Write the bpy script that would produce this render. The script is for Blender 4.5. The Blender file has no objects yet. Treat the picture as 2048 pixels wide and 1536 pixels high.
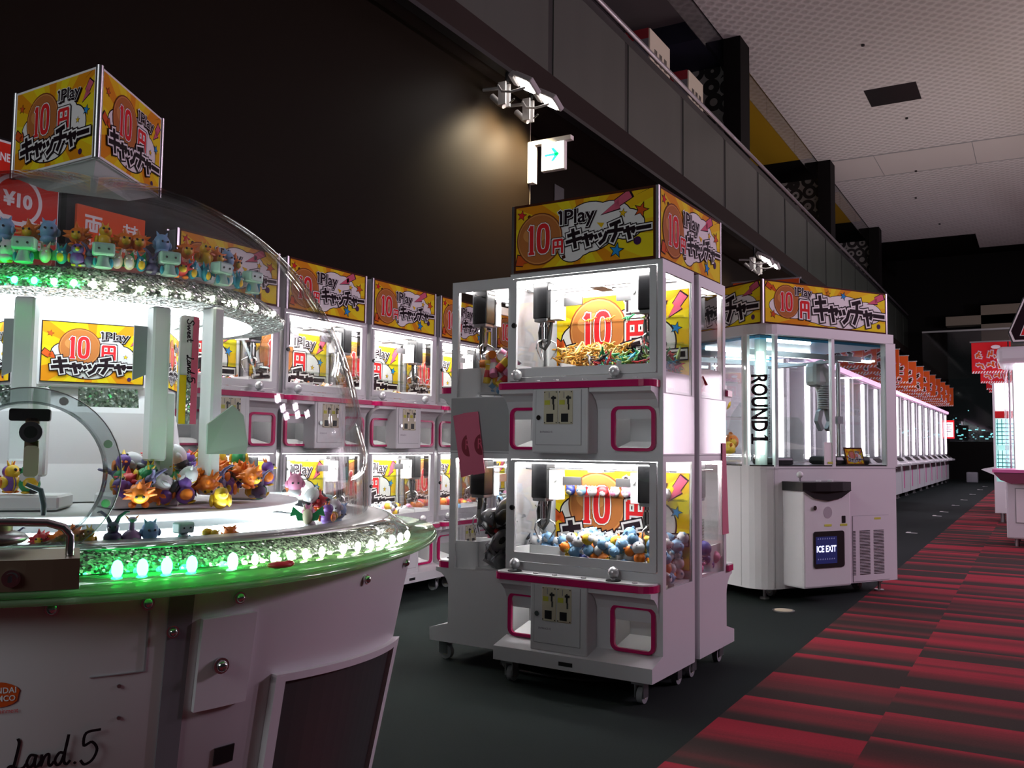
import bpy, bmesh, math, random
from mathutils import Vector, Matrix
PI = math.pi
R = math.radians
rnd = random.Random(7)
scene = bpy.context.scene
COL = scene.collection

# ------------------------------------------------------------------ camera
def make_camera():
    pitch, roll, yaw, f = R(3.854), R(0.632), R(30.321), 1807.25
    fw = Vector((-math.sin(yaw) * math.cos(pitch), math.cos(yaw) * math.cos(pitch), math.sin(pitch)))
    rt = Vector((math.cos(yaw), math.sin(yaw), 0))
    up = rt.cross(fw)
    r2 = math.cos(roll) * rt + math.sin(roll) * up
    u2 = -math.sin(roll) * rt + math.cos(roll) * up
    cd = bpy.data.cameras.new('camera')
    cd.sensor_fit = 'HORIZONTAL'; cd.sensor_width = 36.0
    cd.lens = 36.0 * f / 2048.0
    cd.clip_start = 0.05; cd.clip_end = 200
    co = bpy.data.objects.new('camera', cd); COL.objects.link(co)
    m = Matrix((r2, u2, -fw)).transposed().to_4x4()
    m.translation = (0, 0, 1.10)
    co.matrix_world = m
    scene.camera = co
make_camera()

# ------------------------------------------------------------------ world, exposure, large lights
w = bpy.data.worlds.new('world'); scene.world = w; w.use_nodes = True
w.node_tree.nodes['Background'].inputs[0].default_value = (0.48, 0.48, 0.5, 1)
w.node_tree.nodes['Background'].inputs[1].default_value = 0.022
vs = scene.view_settings
vs.view_transform = 'Standard'; vs.look = 'None'; vs.gamma = 1.0; vs.exposure = 0.0
vs.use_curve_mapping = False
cy = scene.cycles
cy.max_bounces = 7; cy.diffuse_bounces = 3; cy.glossy_bounces = 3; cy.transmission_bounces = 4
cy.transparent_max_bounces = 40; cy.caustics_reflective = False; cy.caustics_refractive = False
cy.sample_clamp_indirect = 3.0; cy.sample_clamp_direct = 0

def area(name, loc, target, size, power, col, sy=None):
    l = bpy.data.lights.new(name, 'AREA'); l.energy = power; l.color = col
    l.size = size
    if sy: l.shape = 'RECTANGLE'; l.size_y = sy
    o = bpy.data.objects.new(name, l); COL.objects.link(o); o.location = loc
    d = Vector(target) - Vector(loc)
    o.rotation_euler = d.to_track_quat('-Z', 'Y').to_euler()
    return o
area('behind_fill', (-1.0, -4.4, 3.6), (-2.0, 4.0, 0.7), 2.5, 78, (0.93, 0.97, 1.0))  # unseen fill added behind the camera, no fixture there
for lx, ly in ((4.6, 7.6), (5.4, 8.8), (4.6, 10.0), (5.4, 11.2), (4.6, 12.4), (6.2, 10.0)):
    area('aisle_fill', (lx, ly, 4.4), (-1.4, 5.8, 0.7), 0.30, 52, (1.0, 0.72, 0.95))  # fills added out of view to brighten faces turned to the aisle
for lx, ly in ((2.4, 19.0), (3.0, 24.0), (2.4, 29.0)):
    area('aisle_fill', (lx, ly, 4.6), (-2.7, ly + 1, 0.4), 0.4, 130, (0.95, 0.84, 1.0))  # further added fills, brightening the bases of the far row
area('ceiling_fill_far', (3.5, 19.0, 1.6), (3.0, 19.2, 8.0), 5.0, 360, (1.0, 0.84, 0.75), 18.0)  # unseen upward fill added to brighten the far ceiling
area('ceiling_fill_near', (4.5, 5.0, 1.6), (4.0, 6.0, 8.0), 5.0, 80, (1.0, 0.86, 0.84), 6.0)  # added upward fill for the near ceiling, not a real lamp

# ------------------------------------------------------------------ materials
MATS = {}
def mat(name, col, rough=0.5, metal=0.0, emit=0.0, ecol=None, spec=0.5, coat=0.0):
    if name in MATS: return MATS[name]
    m = bpy.data.materials.new(name); m.use_nodes = True
    b = m.node_tree.nodes['Principled BSDF']
    b.inputs['Base Color'].default_value = (*col, 1)
    b.inputs['Roughness'].default_value = rough
    b.inputs['Metallic'].default_value = metal
    b.inputs['Specular IOR Level'].default_value = spec
    if coat: b.inputs['Coat Weight'].default_value = coat; b.inputs['Coat Roughness'].default_value = 0.05
    if emit:
        b.inputs['Emission Color'].default_value = (*(ecol or col), 1)
        b.inputs['Emission Strength'].default_value = emit
    MATS[name] = m
    return m
def nd(m, t, **k):
    n = m.node_tree.nodes.new(t)
    for a, v in k.items(): setattr(n, a, v)
    return n
def glass(name, tint=(0.97, 0.98, 0.98), base=0.05, edge=0.9, rough=0.02, gcol=(1, 1, 1)):
    m = bpy.data.materials.new(name); m.use_nodes = True
    nt = m.node_tree; nt.nodes.clear(); L = nt.links
    out = nd(m, 'ShaderNodeOutputMaterial'); mix = nd(m, 'ShaderNodeMixShader')
    tr = nd(m, 'ShaderNodeBsdfTransparent'); gl = nd(m, 'ShaderNodeBsdfGlossy')
    tr.inputs[0].default_value = (*tint, 1); gl.inputs['Roughness'].default_value = rough
    gl.inputs['Color'].default_value = (*gcol, 1)
    lw = nd(m, 'ShaderNodeLayerWeight'); lw.inputs[0].default_value = 0.5
    pw = nd(m, 'ShaderNodeMath', operation='POWER'); pw.inputs[1].default_value = 5
    mu = nd(m, 'ShaderNodeMath', operation='MULTIPLY_ADD'); mu.inputs[1].default_value = edge; mu.inputs[2].default_value = base
    L.new(lw.outputs['Facing'], pw.inputs[0]); L.new(pw.outputs[0], mu.inputs[0])
    L.new(mu.outputs[0], mix.inputs[0]); L.new(tr.outputs[0], mix.inputs[1]); L.new(gl.outputs[0], mix.inputs[2])
    L.new(mix.outputs[0], out.inputs[0])
    MATS[name] = m
    return m
WHITE = mat('white_painted_steel', (0.72, 0.72, 0.74), 0.32)
WHITE2 = mat('white_inner_panel', (0.82, 0.82, 0.83), 0.5)
CREAM = mat('cream_coin_plate', (0.62, 0.57, 0.42), 0.45)
GREY = mat('grey_plastic', (0.32, 0.33, 0.34), 0.45)
MIDGREY = mat('mid_grey_plastic', (0.20, 0.20, 0.22), 0.4)
BLACK = mat('black_plastic', (0.012, 0.012, 0.013), 0.35)
BLACKM = mat('black_rubber', (0.015, 0.015, 0.015), 0.6)
MAGENTA = mat('magenta_plastic', (0.55, 0.015, 0.13), 0.2, coat=0.4)
CHROME = mat('chrome', (0.75, 0.75, 0.77), 0.12, 1.0)
STEEL = mat('brushed_steel', (0.42, 0.42, 0.43), 0.35, 1.0)
BRASS = mat('bronze_plate', (0.20, 0.14, 0.095), 0.42, 0.75)
CRYSTAL = mat('clear_knob', (0.75, 0.75, 0.78), 0.08, 0.35, coat=1.0)
STICKY = mat('yellow_sticker', (0.55, 0.55, 0.05), 0.6)
LED_W = mat('white_light_tube', (1, 1, 1), 0.5, emit=75, ecol=(1.0, 0.97, 0.95))
FILL_S = mat('chute_fill_glow', (1, 1, 1), .5, emit=9, ecol=(1.0, .98, .97))  # glow of the fill strips added in the chutes
LED_C = mat('cool_light_tube', (1, 1, 1), 0.5, emit=26, ecol=(0.82, 0.97, 1.0))
LED_P = mat('pinkish_light_tube', (1, 1, 1), 0.5, emit=9, ecol=(1.0, 0.86, 1.0))
GLASS = glass('clear_glass')
SHEET = glass('clear_side_sheet', (0.97, 0.97, 0.97), 0.10, 0.9, 0.06)
DOMEGL = glass('clear_dome_acrylic', (0.975, 0.98, 0.98), 0.020, 0.75, 0.03)
ACRYL = glass('clear_acrylic', (0.93, 0.97, 0.94), 0.09, 0.9, 0.05)
def milky(m, col, fac):
    nt = m.node_tree; L = nt.links; out = [n for n in nt.nodes if n.type == 'OUTPUT_MATERIAL'][0]; src = out.inputs[0].links[0].from_socket
    d = nd(m, 'ShaderNodeBsdfDiffuse'); t = nd(m, 'ShaderNodeBsdfTranslucent'); d.inputs[0].default_value = t.inputs[0].default_value = (*col, 1)
    a = nd(m, 'ShaderNodeMixShader'); b = nd(m, 'ShaderNodeMixShader'); b.inputs[0].default_value = fac
    L.new(d.outputs[0], a.inputs[1]); L.new(t.outputs[0], a.inputs[2]); L.new(src, b.inputs[1]); L.new(a.outputs[0], b.inputs[2]); L.new(b.outputs[0], out.inputs[0]); return m
CHUTE = milky(mat('translucent_white_chute', (0.85, 0.85, 0.86), 0.4), (.92, .92, .93), .85)
ACRYLG = glass('pale_green_acrylic', (0.72, 0.90, 0.74), 0.12, 0.8, 0.08, (0.9, 1, 0.9))
milky(ACRYLG, (.55, .85, .50), .30)
DARKGL = glass('smoked_glass', (0.22, 0.23, 0.24), 0.06, 0.8, 0.05)
HANGGL = glass('smoke_barrier_glass', (0.80, 0.80, 0.80), 0.06, 0.8, 0.05)
# print inks
INK = {
 'yel': mat('ink_yellow', (0.83, 0.52, 0.015), 0.45), 'ora': mat('ink_amber', (0.74, 0.27, 0.012), 0.45),
 'lem': mat('ink_lemon', (0.85, 0.68, 0.02), 0.45),
 'blk': mat('ink_black', (0.018, 0.010, 0.014), 0.45), 'wht': mat('ink_white', (0.86, 0.84, 0.84), 0.45),
 'red': mat('ink_red', (0.70, 0.025, 0.03), 0.4), 'cop': mat('ink_copper', (0.47, 0.16, 0.045), 0.4),
 'cop2': mat('ink_light_copper', (0.62, 0.26, 0.08), 0.4), 'cop3': mat('ink_dark_copper', (0.20, 0.05, 0.018), 0.4),
 'blu': mat('ink_blue', (0.03, 0.27, 0.66), 0.45), 'pnk': mat('ink_pink', (0.66, 0.12, 0.20), 0.45),
 'pur': mat('ink_purple', (0.06, 0.02, 0.09), 0.45), 'orr': mat('ink_orange_red', (0.66, 0.10, 0.02), 0.45),
 'brn': mat('ink_brown', (0.07, 0.02, 0.012), 0.45), 'tea': mat('ink_teal', (0.05, 0.45, 0.42), 0.45),
 'grn': mat('ink_green', (0.0, 0.50, 0.20), 0.45),
}

for _n, _m in MATS.items():
    if _n.startswith('ink_'): _m.node_tree.nodes['Principled BSDF'].inputs['Specular IOR Level'].default_value = .05; _m.node_tree.nodes['Principled BSDF'].inputs['Roughness'].default_value = .65
COVER = mat('black_crane_cover', (.004, .004, .0045), .22, spec=.25)
# ------------------------------------------------------------------ mesh builder
class MB:
    def __init__(s): s.v = []; s.f = []; s.m = []; s.s = []; s.mats = []
    def mi(s, m):
        if m not in s.mats: s.mats.append(m)
        return s.mats.index(m)
    def add(s, vs, fs, m, smooth=False):
        o = len(s.v); s.v.extend([tuple(v) for v in vs]); k = s.mi(m)
        for f in fs:
            s.f.append([i + o for i in f]); s.m.append(k); s.s.append(smooth)
        return s
    def box(s, x0, x1, y0, y1, z0, z1, m):
        vs = [(x, y, z) for z in (z0, z1) for y in (y0, y1) for x in (x0, x1)]
        return s.add(vs, [(0, 2, 3, 1), (4, 5, 7, 6), (0, 1, 5, 4), (2, 6, 7, 3), (0, 4, 6, 2), (1, 3, 7, 5)], m)
    def bm(s, bm, m, smooth=True):
        bm.verts.index_update()
        return s.add([v.co[:] for v in bm.verts], [[v.index for v in f.verts] for f in bm.faces], m, smooth)
    def rbox(s, x0, x1, y0, y1, z0, z1, m, r=0.01, seg=2, mtx=None):
        bm = bmesh.new(); bmesh.ops.create_cube(bm, size=1)
        for v in bm.verts:
            v.co = Vector(((x0 + x1) / 2 + v.co.x * (x1 - x0), (y0 + y1) / 2 + v.co.y * (y1 - y0), (z0 + z1) / 2 + v.co.z * (z1 - z0)))
        bmesh.ops.bevel(bm, geom=bm.edges[:], offset=r, segments=seg, affect='EDGES', profile=0.5)
        if mtx: bmesh.ops.transform(bm, matrix=mtx, verts=bm.verts[:])
        s.bm(bm, m, False); bm.free(); return s
    def ring(s, rings, m, smooth=True, cap=(True, True), closed=True):
        n = len(rings[0]); vs = [p for r in rings for p in r]; fs = []
        for i in range(len(rings) - 1):
            for j in range(n if closed else n - 1):
                a = i * n + j; b = i * n + (j + 1) % n
                fs.append((a, b, b + n, a + n))
        s.add(vs, fs, m, smooth)
        if cap[0]: s.add(rings[0], [list(range(n))[::-1]], m)
        if cap[1]: s.add(rings[-1], [list(range(n))], m)
        return s
    def cyl(s, p0, p1, r0, m, r1=None, seg=12, cap=True):
        p0 = Vector(p0); p1 = Vector(p1); r1 = r0 if r1 is None else r1
        d = (p1 - p0).normalized(); a = d.orthogonal().normalized(); b = d.cross(a)
        rg = []
        for p, r in ((p0, r0), (p1, r1)):
            rg.append([p + (a * math.cos(2 * PI * i / seg) + b * math.sin(2 * PI * i / seg)) * r for i in range(seg)])
        return s.ring(rg, m, True, (cap, cap))
    def tube(s, path, r, m, seg=8, closed=False):
        P = [Vector(p) for p in path]; rg = []; n = len(P)
        a = None
        for i, p in enumerate(P):
            t = (P[(i + 1) % n] - P[i - 1]) if closed else (P[min(i + 1, n - 1)] - P[max(i - 1, 0)])
            t.normalize()
            a = t.orthogonal().normalized() if a is None else (a - t * a.dot(t)).normalized()
            b = t.cross(a); rr = r[i] if isinstance(r, (list, tuple)) else r
            rg.append([p + (a * math.cos(2 * PI * k / seg) + b * math.sin(2 * PI * k / seg)) * rr for k in range(seg)])
        if closed: rg.append(rg[0])
        return s.ring(rg, m, True, (not closed, not closed))
    def lathe(s, prof, m, seg=48, a0=0.0, a1=2 * PI, c=(0, 0), shape=None, smooth=True):
        full = abs(a1 - a0 - 2 * PI) < 1e-6; n = seg if full else seg + 1
        rg = []
        for r, z in prof:
            row = []
            for i in range(n):
                t = a0 + (a1 - a0) * i / seg; k = shape(t) if shape else 1
                row.append((c[0] + r * k * math.cos(t), c[1] + r * k * math.sin(t), z))
            rg.append(row)
        return s.ring(rg, m, smooth, (False, False), full)
    def ell(s, c, r, m, seg=10, rings=7, mtx=None):
        r = (r, r, r) if not isinstance(r, (tuple, list)) else r
        rg = []
        for i in range(rings + 1):
            t = PI * i / rings - PI / 2; t = max(min(t, PI / 2 - 0.02), -PI / 2 + 0.02)
            rg.append([Vector((r[0] * math.cos(t) * math.cos(2 * PI * k / seg), r[1] * math.cos(t) * math.sin(2 * PI * k / seg), r[2] * math.sin(t))) for k in range(seg)])
        rg = [[(mtx @ p if mtx else p) + Vector(c) for p in row] for row in rg]
        return s.ring(rg, m, True, (True, True))
    def prism(s, poly, fr, d0, d1, m):
        """polygon (u, v) pushed from depth d0 to d1 in a frame fr(u, v, d)"""
        a = [fr(u, v, d0) for u, v in poly]; b = [fr(u, v, d1) for u, v in poly]; n = len(poly)
        s.add(a + b, [list(range(n)), list(range(2 * n - 1, n - 1, -1))] + [(i, i + n, (i + 1) % n + n, (i + 1) % n) for i in range(n)], m)
        return s
    def poly(s, pts, m): return s.add(pts, [list(range(len(pts)))], m)
    def mesh(s, name):
        me = bpy.data.meshes.new(name); me.from_pydata(s.v, [], s.f)
        for m in s.mats: me.materials.append(m)
        me.polygons.foreach_set('material_index', s.m); me.polygons.foreach_set('use_smooth', s.s)
        me.update(); return me
    def build(s, name, parent=None, loc=None, rz=None):
        return link(name, s.mesh(name), parent, loc, rz)
def link(name, me, parent=None, loc=None, rz=None):
    o = bpy.data.objects.new(name, me); COL.objects.link(o)
    if parent: o.parent = parent
    if loc is not None: o.location = loc
    if rz is not None: o.rotation_euler = (0, 0, rz) if not isinstance(rz, (tuple, list)) else rz
    return o
def tag(o, label=None, cat=None, group=None, kind=None):
    if label: o['label'] = label
    if cat: o['category'] = cat
    if group: o['group'] = group
    if kind: o['kind'] = kind
    return o
def thing(name, label, cat, loc=(0, 0, 0), rz=0, group=None):
    return tag(link(name, None, None, loc, rz), label, cat, group)
def struct(o): o['kind'] = 'structure'; return o
KIDS = {}
def copy_tree(o, parent=None):
    c = o.copy(); COL.objects.link(c)
    if parent: c.parent = parent
    for ch in o.children: copy_tree(ch, c)
    return c
def rrect(x0, x1, y0, y1, r, n=4):
    out = []
    for cx, cy_, a in ((x1 - r, y1 - r, 0), (x0 + r, y1 - r, 90), (x0 + r, y0 + r, 180), (x1 - r, y0 + r, 270)):
        for i in range(n + 1):
            t = R(a + 90 * i / n); out.append((cx + r * math.cos(t), cy_ + r * math.sin(t)))
    return out
def frame_ring(mb, outer, inner, fr, d0, d1, m):
    n = len(outer)
    A = [fr(*p, d0) for p in outer]; B = [fr(*p, d0) for p in inner]; C = [fr(*p, d1) for p in outer]; D = [fr(*p, d1) for p in inner]
    vs = A + B + C + D; fs = []
    for i in range(n):
        j = (i + 1) % n
        fs += [(i, j, n + j, n + i), (2 * n + i, 3 * n + i, 3 * n + j, 2 * n + j), (i, 2 * n + i, 2 * n + j, j), (n + i, n + j, 3 * n + j, 3 * n + i)]
    mb.add(vs, fs, m)

# ------------------------------------------------------------------ flat artwork (inks laid on a board)
def clip_poly(p, c):
    x0, x1, y0, y1 = c
    for ax, lim, sg in ((0, x0, 1), (0, x1, -1), (1, y0, 1), (1, y1, -1)):
        out = []
        for i in range(len(p)):
            a = p[i - 1]; b = p[i]; da = (a[ax] - lim) * sg; db = (b[ax] - lim) * sg
            if (da >= 0) != (db >= 0):
                t = da / (da - db); out.append((a[0] + (b[0] - a[0]) * t, a[1] + (b[1] - a[1]) * t))
            if db >= 0: out.append(b)
        p = out
        if len(p) < 3: return []
    return p
class Art:
    def __init__(s, mb, fr, clip, step=0.00013):
        s.mb = mb; s.fr = fr; s.clip = clip; s.step = step; s.lv = 1
    def up(s): s.lv += 1; return s
    def poly(s, pts, ink):
        p = clip_poly(list(pts), s.clip)
        if p: s.mb.poly([s.fr(u, v, s.lv * s.step) for u, v in p], INK[ink] if isinstance(ink, str) else ink)
    def ell(s, c, rx, ry, ink, n=28):
        s.lv += .1
        s.poly([(c[0] + rx * math.cos(2 * PI * i / n), c[1] + ry * math.sin(2 * PI * i / n)) for i in range(n)], ink)
    def seg(s, a, b, wd, ink, ext=0.0):
        dx, dy = b[0] - a[0], b[1] - a[1]; l = math.hypot(dx, dy) or 1e-6; dx /= l; dy /= l
        s.lv += .1
        a = (a[0] - dx * ext, a[1] - dy * ext); b = (b[0] + dx * ext, b[1] + dy * ext); h = wd / 2
        s.poly([(a[0] - dy * h, a[1] + dx * h), (a[0] + dy * h, a[1] - dx * h), (b[0] + dy * h, b[1] - dx * h), (b[0] - dy * h, b[1] + dx * h)], ink)
    def strokes(s, segs, wd, layers):
        """layers: (extra width, ink) from below to above"""
        for ex, ink in layers:
            for a, b in segs: s.seg(a, b, wd + 2 * ex, ink, ex + wd * 0.12)
            s.up()
    def star(s, c, r, ink, rot=0, out=True):
        for k, (rr, i) in enumerate(((r * 1.28, 'blk'), (r, ink)) if out else ((r, ink),)):
            pts = [(c[0] + (rr if j % 2 == 0 else rr * 0.42) * math.sin(rot + PI * j / 5), c[1] + (rr if j % 2 == 0 else rr * 0.42) * math.cos(rot + PI * j / 5)) for j in range(10)]
            for j in range(0, 10, 2): s.poly([c, pts[j - 1], pts[j], pts[(j + 1) % 10]], i)
            s.up()
    def bolt(s, a, b, wd, ink):
        dx, dy = b[0] - a[0], b[1] - a[1]; nx, ny = -dy, dx; l = math.hypot(nx, ny); nx /= l; ny /= l
        def P(t, o): return (a[0] + dx * t + nx * o * wd, a[1] + dy * t + ny * o * wd)
        for g, i in ((1.22, 'blk'), (1, ink)):
            s.poly([P(1.06 if g > 1 else 1, .5 * g), P(1.06 if g > 1 else 1, -.5 * g), P(.42, -.45 * g), P(.5, .45 * g)], i)
            s.poly([P(.62, .2 * g), P(.55, -.75 * g), P(-.06 if g > 1 else 0, -.05), P(.3, .1 * g)], i); s.up()
_tx = {}
def text_polys(t, off=0.0, shear=0.0):
    k = (t, off, shear)
    if k in _tx: return _tx[k]
    cu = bpy.data.curves.new('t', 'FONT'); cu.body = t; cu.offset = off; cu.resolution_u = 3; cu.shear = shear
    ob = bpy.data.objects.new('t', cu); COL.objects.link(ob)
    dg = bpy.context.evaluated_depsgraph_get(); ev = ob.evaluated_get(dg); me = ev.to_mesh()
    P = [[(me.vertices[i].co.x, me.vertices[i].co.y) for i in p.vertices] for p in me.polygons]
    ev.to_mesh_clear(); bpy.data.objects.remove(ob); bpy.data.curves.remove(cu)
    _tx[k] = P; return P
def put_text(art, t, x0, x1, y0, y1, ink, off=0.0, shear=0.0, ref=None, map2=None):
    P = text_polys(t, off, shear)
    Q = ref or P
    xs = [p[0] for q in Q for p in q]; ys = [p[1] for q in Q for p in q]
    if not xs: return
    ax, bx, ay, by = min(xs), max(xs), min(ys), max(ys)
    for q in P:
        pts = [(x0 + (p[0] - ax) / (bx - ax) * (x1 - x0), y0 + (p[1] - ay) / (by - ay) * (y1 - y0)) for p in q]
        if map2: pts = [map2(*p) for p in pts]
        art.poly(pts, ink)
    art.up(); return Q
GLY = {
 'ki': [((.12, .68), (.84, .78)), ((.03, .36), (.97, .47)), ((.42, 1.0), (.60, 0))],
 'sya': [((.05, .52), (.86, .66)), ((.86, .66), (.70, .36)), ((.32, .80), (.52, 0))],
 'tsu': [((.10, .62), (.20, .38)), ((.42, .68), (.52, .44)), ((.92, .68), (.72, .22)), ((.72, .22), (.40, 0))],
 'chi': [((.18, .84), (.80, .97)), ((.02, .54), (.98, .54)), ((.54, .90), (.52, .38)), ((.52, .38), (.30, 0))],
 'bar': [((.04, .46), (.98, .46))],
 'en': [((.12, 0), (.12, .95)), ((.12, .95), (.88, .95)), ((.88, .95), (.88, 0)), ((.5, .95), (.5, .48)), ((.12, .48), (.88, .48))],
}
def glyph(g, x, y, wd, h, rise=0): return [((x + a[0] * wd, y + a[1] * h + rise * a[0]), (x + b[0] * wd, y + b[1] * h + rise * b[0])) for a, b in GLY[g]]
def ten(art, cx, cy_, h, k=1.0):
    """the digits 10 in outlined red"""
    wd = h * 0.17 * k
    one = [((cx - .30 * h, cy_ - h / 2), (cx - .30 * h, cy_ + h / 2)), ((cx - .30 * h, cy_ + h / 2), (cx - .42 * h, cy_ + .34 * h)), ((cx - .42 * h, cy_ - h / 2), (cx - .18 * h, cy_ - h / 2))]
    z = []; n = 18
    pt = lambda i: (cx + .18 * h + .19 * h * math.copysign(abs(math.cos(2 * PI * i / n)) ** .7, math.cos(2 * PI * i / n)), cy_ + .46 * h * math.copysign(abs(math.sin(2 * PI * i / n)) ** .7, math.sin(2 * PI * i / n)))
    for i in range(n): z.append((pt(i), pt(i + 1)))
    for ex, ink in ((.05 * h, 'cop3'), (.032 * h, 'wht'), (0, 'red')):
        for a, b in one: art.seg(a, b, (wd if a[0] == b[0] else wd * .55) + 2 * ex, ink, ex)
        for a, b in z: art.seg(a, b, wd + 2 * ex, ink, ex + wd * .1)
        art.up()
def katakana(art, x0, x1, y, h, wd, rise):
    W_ = x1 - x0; cur = x0; S = []
    for g, k, hh in (('ki', .225, 1), ('sya', .175, .80), ('tsu', .185, .80), ('chi', .215, 1), ('sya', .175, .80), ('bar', .19, 1)):
        r = rise * (cur - x0) / W_
        S += glyph(g, cur + .004 * W_, y + r, k * W_ * .90, h * hh, rise * k * .9); cur += k * W_ * .855
    art.strokes(S, wd, ((wd * .62, 'blk'), (wd * .36, 'wht'), (wd * .0, 'blk')))
def comic(mb, fr, W, H, lay, clip=None):
    """the ten-yen comic style artwork filling (0..W, 0..H)"""
    clip = clip or (0, W, 0, H); A = Art(mb, fr, clip, .00013 if W > .5 else .00008)
    q = random.Random(3)
    A.poly([(0, 0), (W, 0), (W, H), (0, H)], 'yel'); A.up()
    cx, cy_ = W * .5, H * .48
    for i in range(13):
        t = 2 * PI * i / 13 + .2; d = .11 + .06 * q.random(); L_ = W + H
        A.poly([(cx, cy_), (cx + L_ * math.cos(t - d), cy_ + L_ * math.sin(t - d)), (cx + L_ * math.cos(t + d), cy_ + L_ * math.sin(t + d))], 'ora' if i % 2 else 'lem')
    A.up()
    for i in range(11):
        t = 2 * PI * (i + .37) / 11; r0 = .40 + .2 * q.random(); d = .010
        A.poly([(cx + W * r0 * math.cos(t), cy_ + H * (r0 + .1) * math.sin(t)), (cx + W * math.cos(t - d), cy_ + H * math.sin(t - d)), (cx + W * math.cos(t + d), cy_ + H * math.sin(t + d))], 'blk')
    A.up()
    b = H * .016
    if lay == 'A':
        bl = [(.47, .42, .16, .30), (.56, .55, .20, .38), (.70, .60, .16, .30), (.82, .52, .12, .22), (.43, .25, .10, .20)]
        coin = (.185 * W, .46 * H, .395 * H)
    elif lay == 'B':
        bl = [(.36, .50, .27, .20), (.62, .50, .20, .28), (.78, .42, .13, .22), (.45, .22, .24, .16)]
        coin = (.36 * W, .585 * H, .315 * H)
    else:
        bl = [(.20, .42, .17, .28), (.42, .45, .20, .37), (.64, .42, .22, .42), (.83, .46, .14, .28), (.52, .30, .22, .27)]
        coin = (.165 * W, .54 * H, .40 * H)
    for k, ink in ((1, 'blk'), (0, 'wht')):
        for x, y, rx, ry in bl: A.ell((x * W, y * H), rx * W + k * b, ry * H + k * b, ink)
        A.up()
    # burst pieces
    if lay == 'B':
        A.bolt((.86 * W, .66 * H), (.965 * W, .88 * H), .09 * H, 'pnk'); A.star((.075 * W, .80 * H), .05 * H, 'orr', .2)
        A.star((.915 * W, .55 * H), .055 * H, 'blu', .3); A.star((.815 * W, .46 * H), .035 * H, 'yel', .1)
        A.ell((.86 * W, .075 * H), .035 * H, .035 * H, 'pur'); A.ell((.40 * W, .075 * H), .016 * H, .016 * H, 'brn'); A.up()
        A.bolt((.14 * W, .36 * H), (.01 * W, .50 * H), .10 * H, 'orr')
    elif lay == 'A':
        A.bolt((.645 * W, .72 * H), (.845 * W, .965 * H), .13 * H, 'pnk'); A.star((.045 * W, .87 * H), .075 * H, 'red', .2)
        A.star((.92 * W, .70 * H), .105 * H, 'orr', .35); A.star((.795 * W, .69 * H), .06 * H, 'yel', .2)
        A.star((.75 * W, .14 * H), .105 * H, 'blu', .2); A.ell((.895 * W, .25 * H), .062 * H, .062 * H, 'pur'); A.ell((.105 * W, .83 * H), .032 * H, .032 * H, 'brn')
        A.poly([(.36 * W, .10 * H), (.385 * W, .115 * H), (.38 * W, .165 * H), (.355 * W, .15 * H)], 'brn'); A.up()
        A.bolt((.12 * W, .10 * H), (.01 * W, .16 * H), .16 * H, 'orr')
        A.poly([(.61 * W, .60 * H), (.665 * W, .58 * H), (.645 * W, .51 * H)], 'yel'); A.up()
    else:
        A.bolt((.845 * W, .72 * H), (.985 * W, .95 * H), .16 * H, 'pnk'); A.bolt((.09 * W, .74 * H), (.01 * W, .93 * H), .12 * H, 'orr')
        A.star((.06 * W, .20 * H), .095 * H, 'orr', .2); A.star((.635 * W, .84 * H), .10 * H, 'blu', .3); A.star((.505 * W, .86 * H), .07 * H, 'ora', .1)
        A.ell((.94 * W, .14 * H), .065 * H, .065 * H, 'pur'); A.ell((.83 * W, .08 * H), .035 * H, .035 * H, 'brn'); A.up()
    A.ell(coin[:2], coin[2] * 1.05, coin[2] * 1.05, 'cop3'); A.up()
    A.ell(coin[:2], coin[2], coin[2], 'cop2'); A.up(); A.ell(coin[:2], coin[2] * .95, coin[2] * .95, 'cop'); A.up()
    A.ell((coin[0] - .2 * coin[2], coin[1] + .2 * coin[2]), coin[2] * .55, coin[2] * .35, 'cop2'); A.up()
    ten(A, coin[0] - .02 * coin[2], coin[1], coin[2] * 1.12, .95)
    if lay == 'A': en = (.285 * W, .20 * H, .085 * W, .215 * H); ka = (.385 * W, .985 * W, .24 * H, .30 * H, .060 * H, .06 * H); pl = (.33 * W, .60 * W, .56 * H, .86 * H)
    elif lay == 'B': en = (.565 * W, .40 * H, .155 * W, .24 * H); ka = (.085 * W, .97 * W, .135 * H, .27 * H, .058 * H, .03 * H); pl = (.555 * W, .845 * W, .70 * H, .88 * H)
    else: en = (.268 * W, .17 * H, .08 * W, .42 * H); ka = (.375 * W, .985 * W, .16 * H, .62 * H, .105 * H, -.04 * H); pl = (.225 * W, .365 * W, .66 * H, .93 * H)
    ew = en[3] * .17
    A.strokes(glyph('en', *en), ew, ((ew * .75, 'blk'), (ew * .45, 'wht'), (0, 'red')))
    ref = text_polys('Play', 0.02); k1 = pl[0] + (pl[1] - pl[0]) * .17; hh = pl[3] - pl[2]; ox = pl[0] + (pl[1] - pl[0]) * .08; oy = pl[2] + hh * .24; w1 = hh * .15
    one = [((ox, oy), (ox, pl[3] - w1 * .3)), ((ox, pl[3] - w1 * .3), (ox - w1 * 1.1, pl[3] - w1 * .9))]
    for ddx, ink, of, ex in ((.014 * H, 'blk', .06, .03), (0, 'wht', .05, .025), (0, 'blk', .02, 0)):
        for a, b2 in one: A.seg((a[0] + ddx, a[1] - ddx), (b2[0] + ddx, b2[1] - ddx), w1 + ex * H, ink, ex * H / 2)
        put_text(A, 'Play', k1 + ddx, pl[1] + ddx, pl[2] - ddx, pl[3] - ddx, ink, of, 0, ref)
    katakana(A, *ka)
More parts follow.
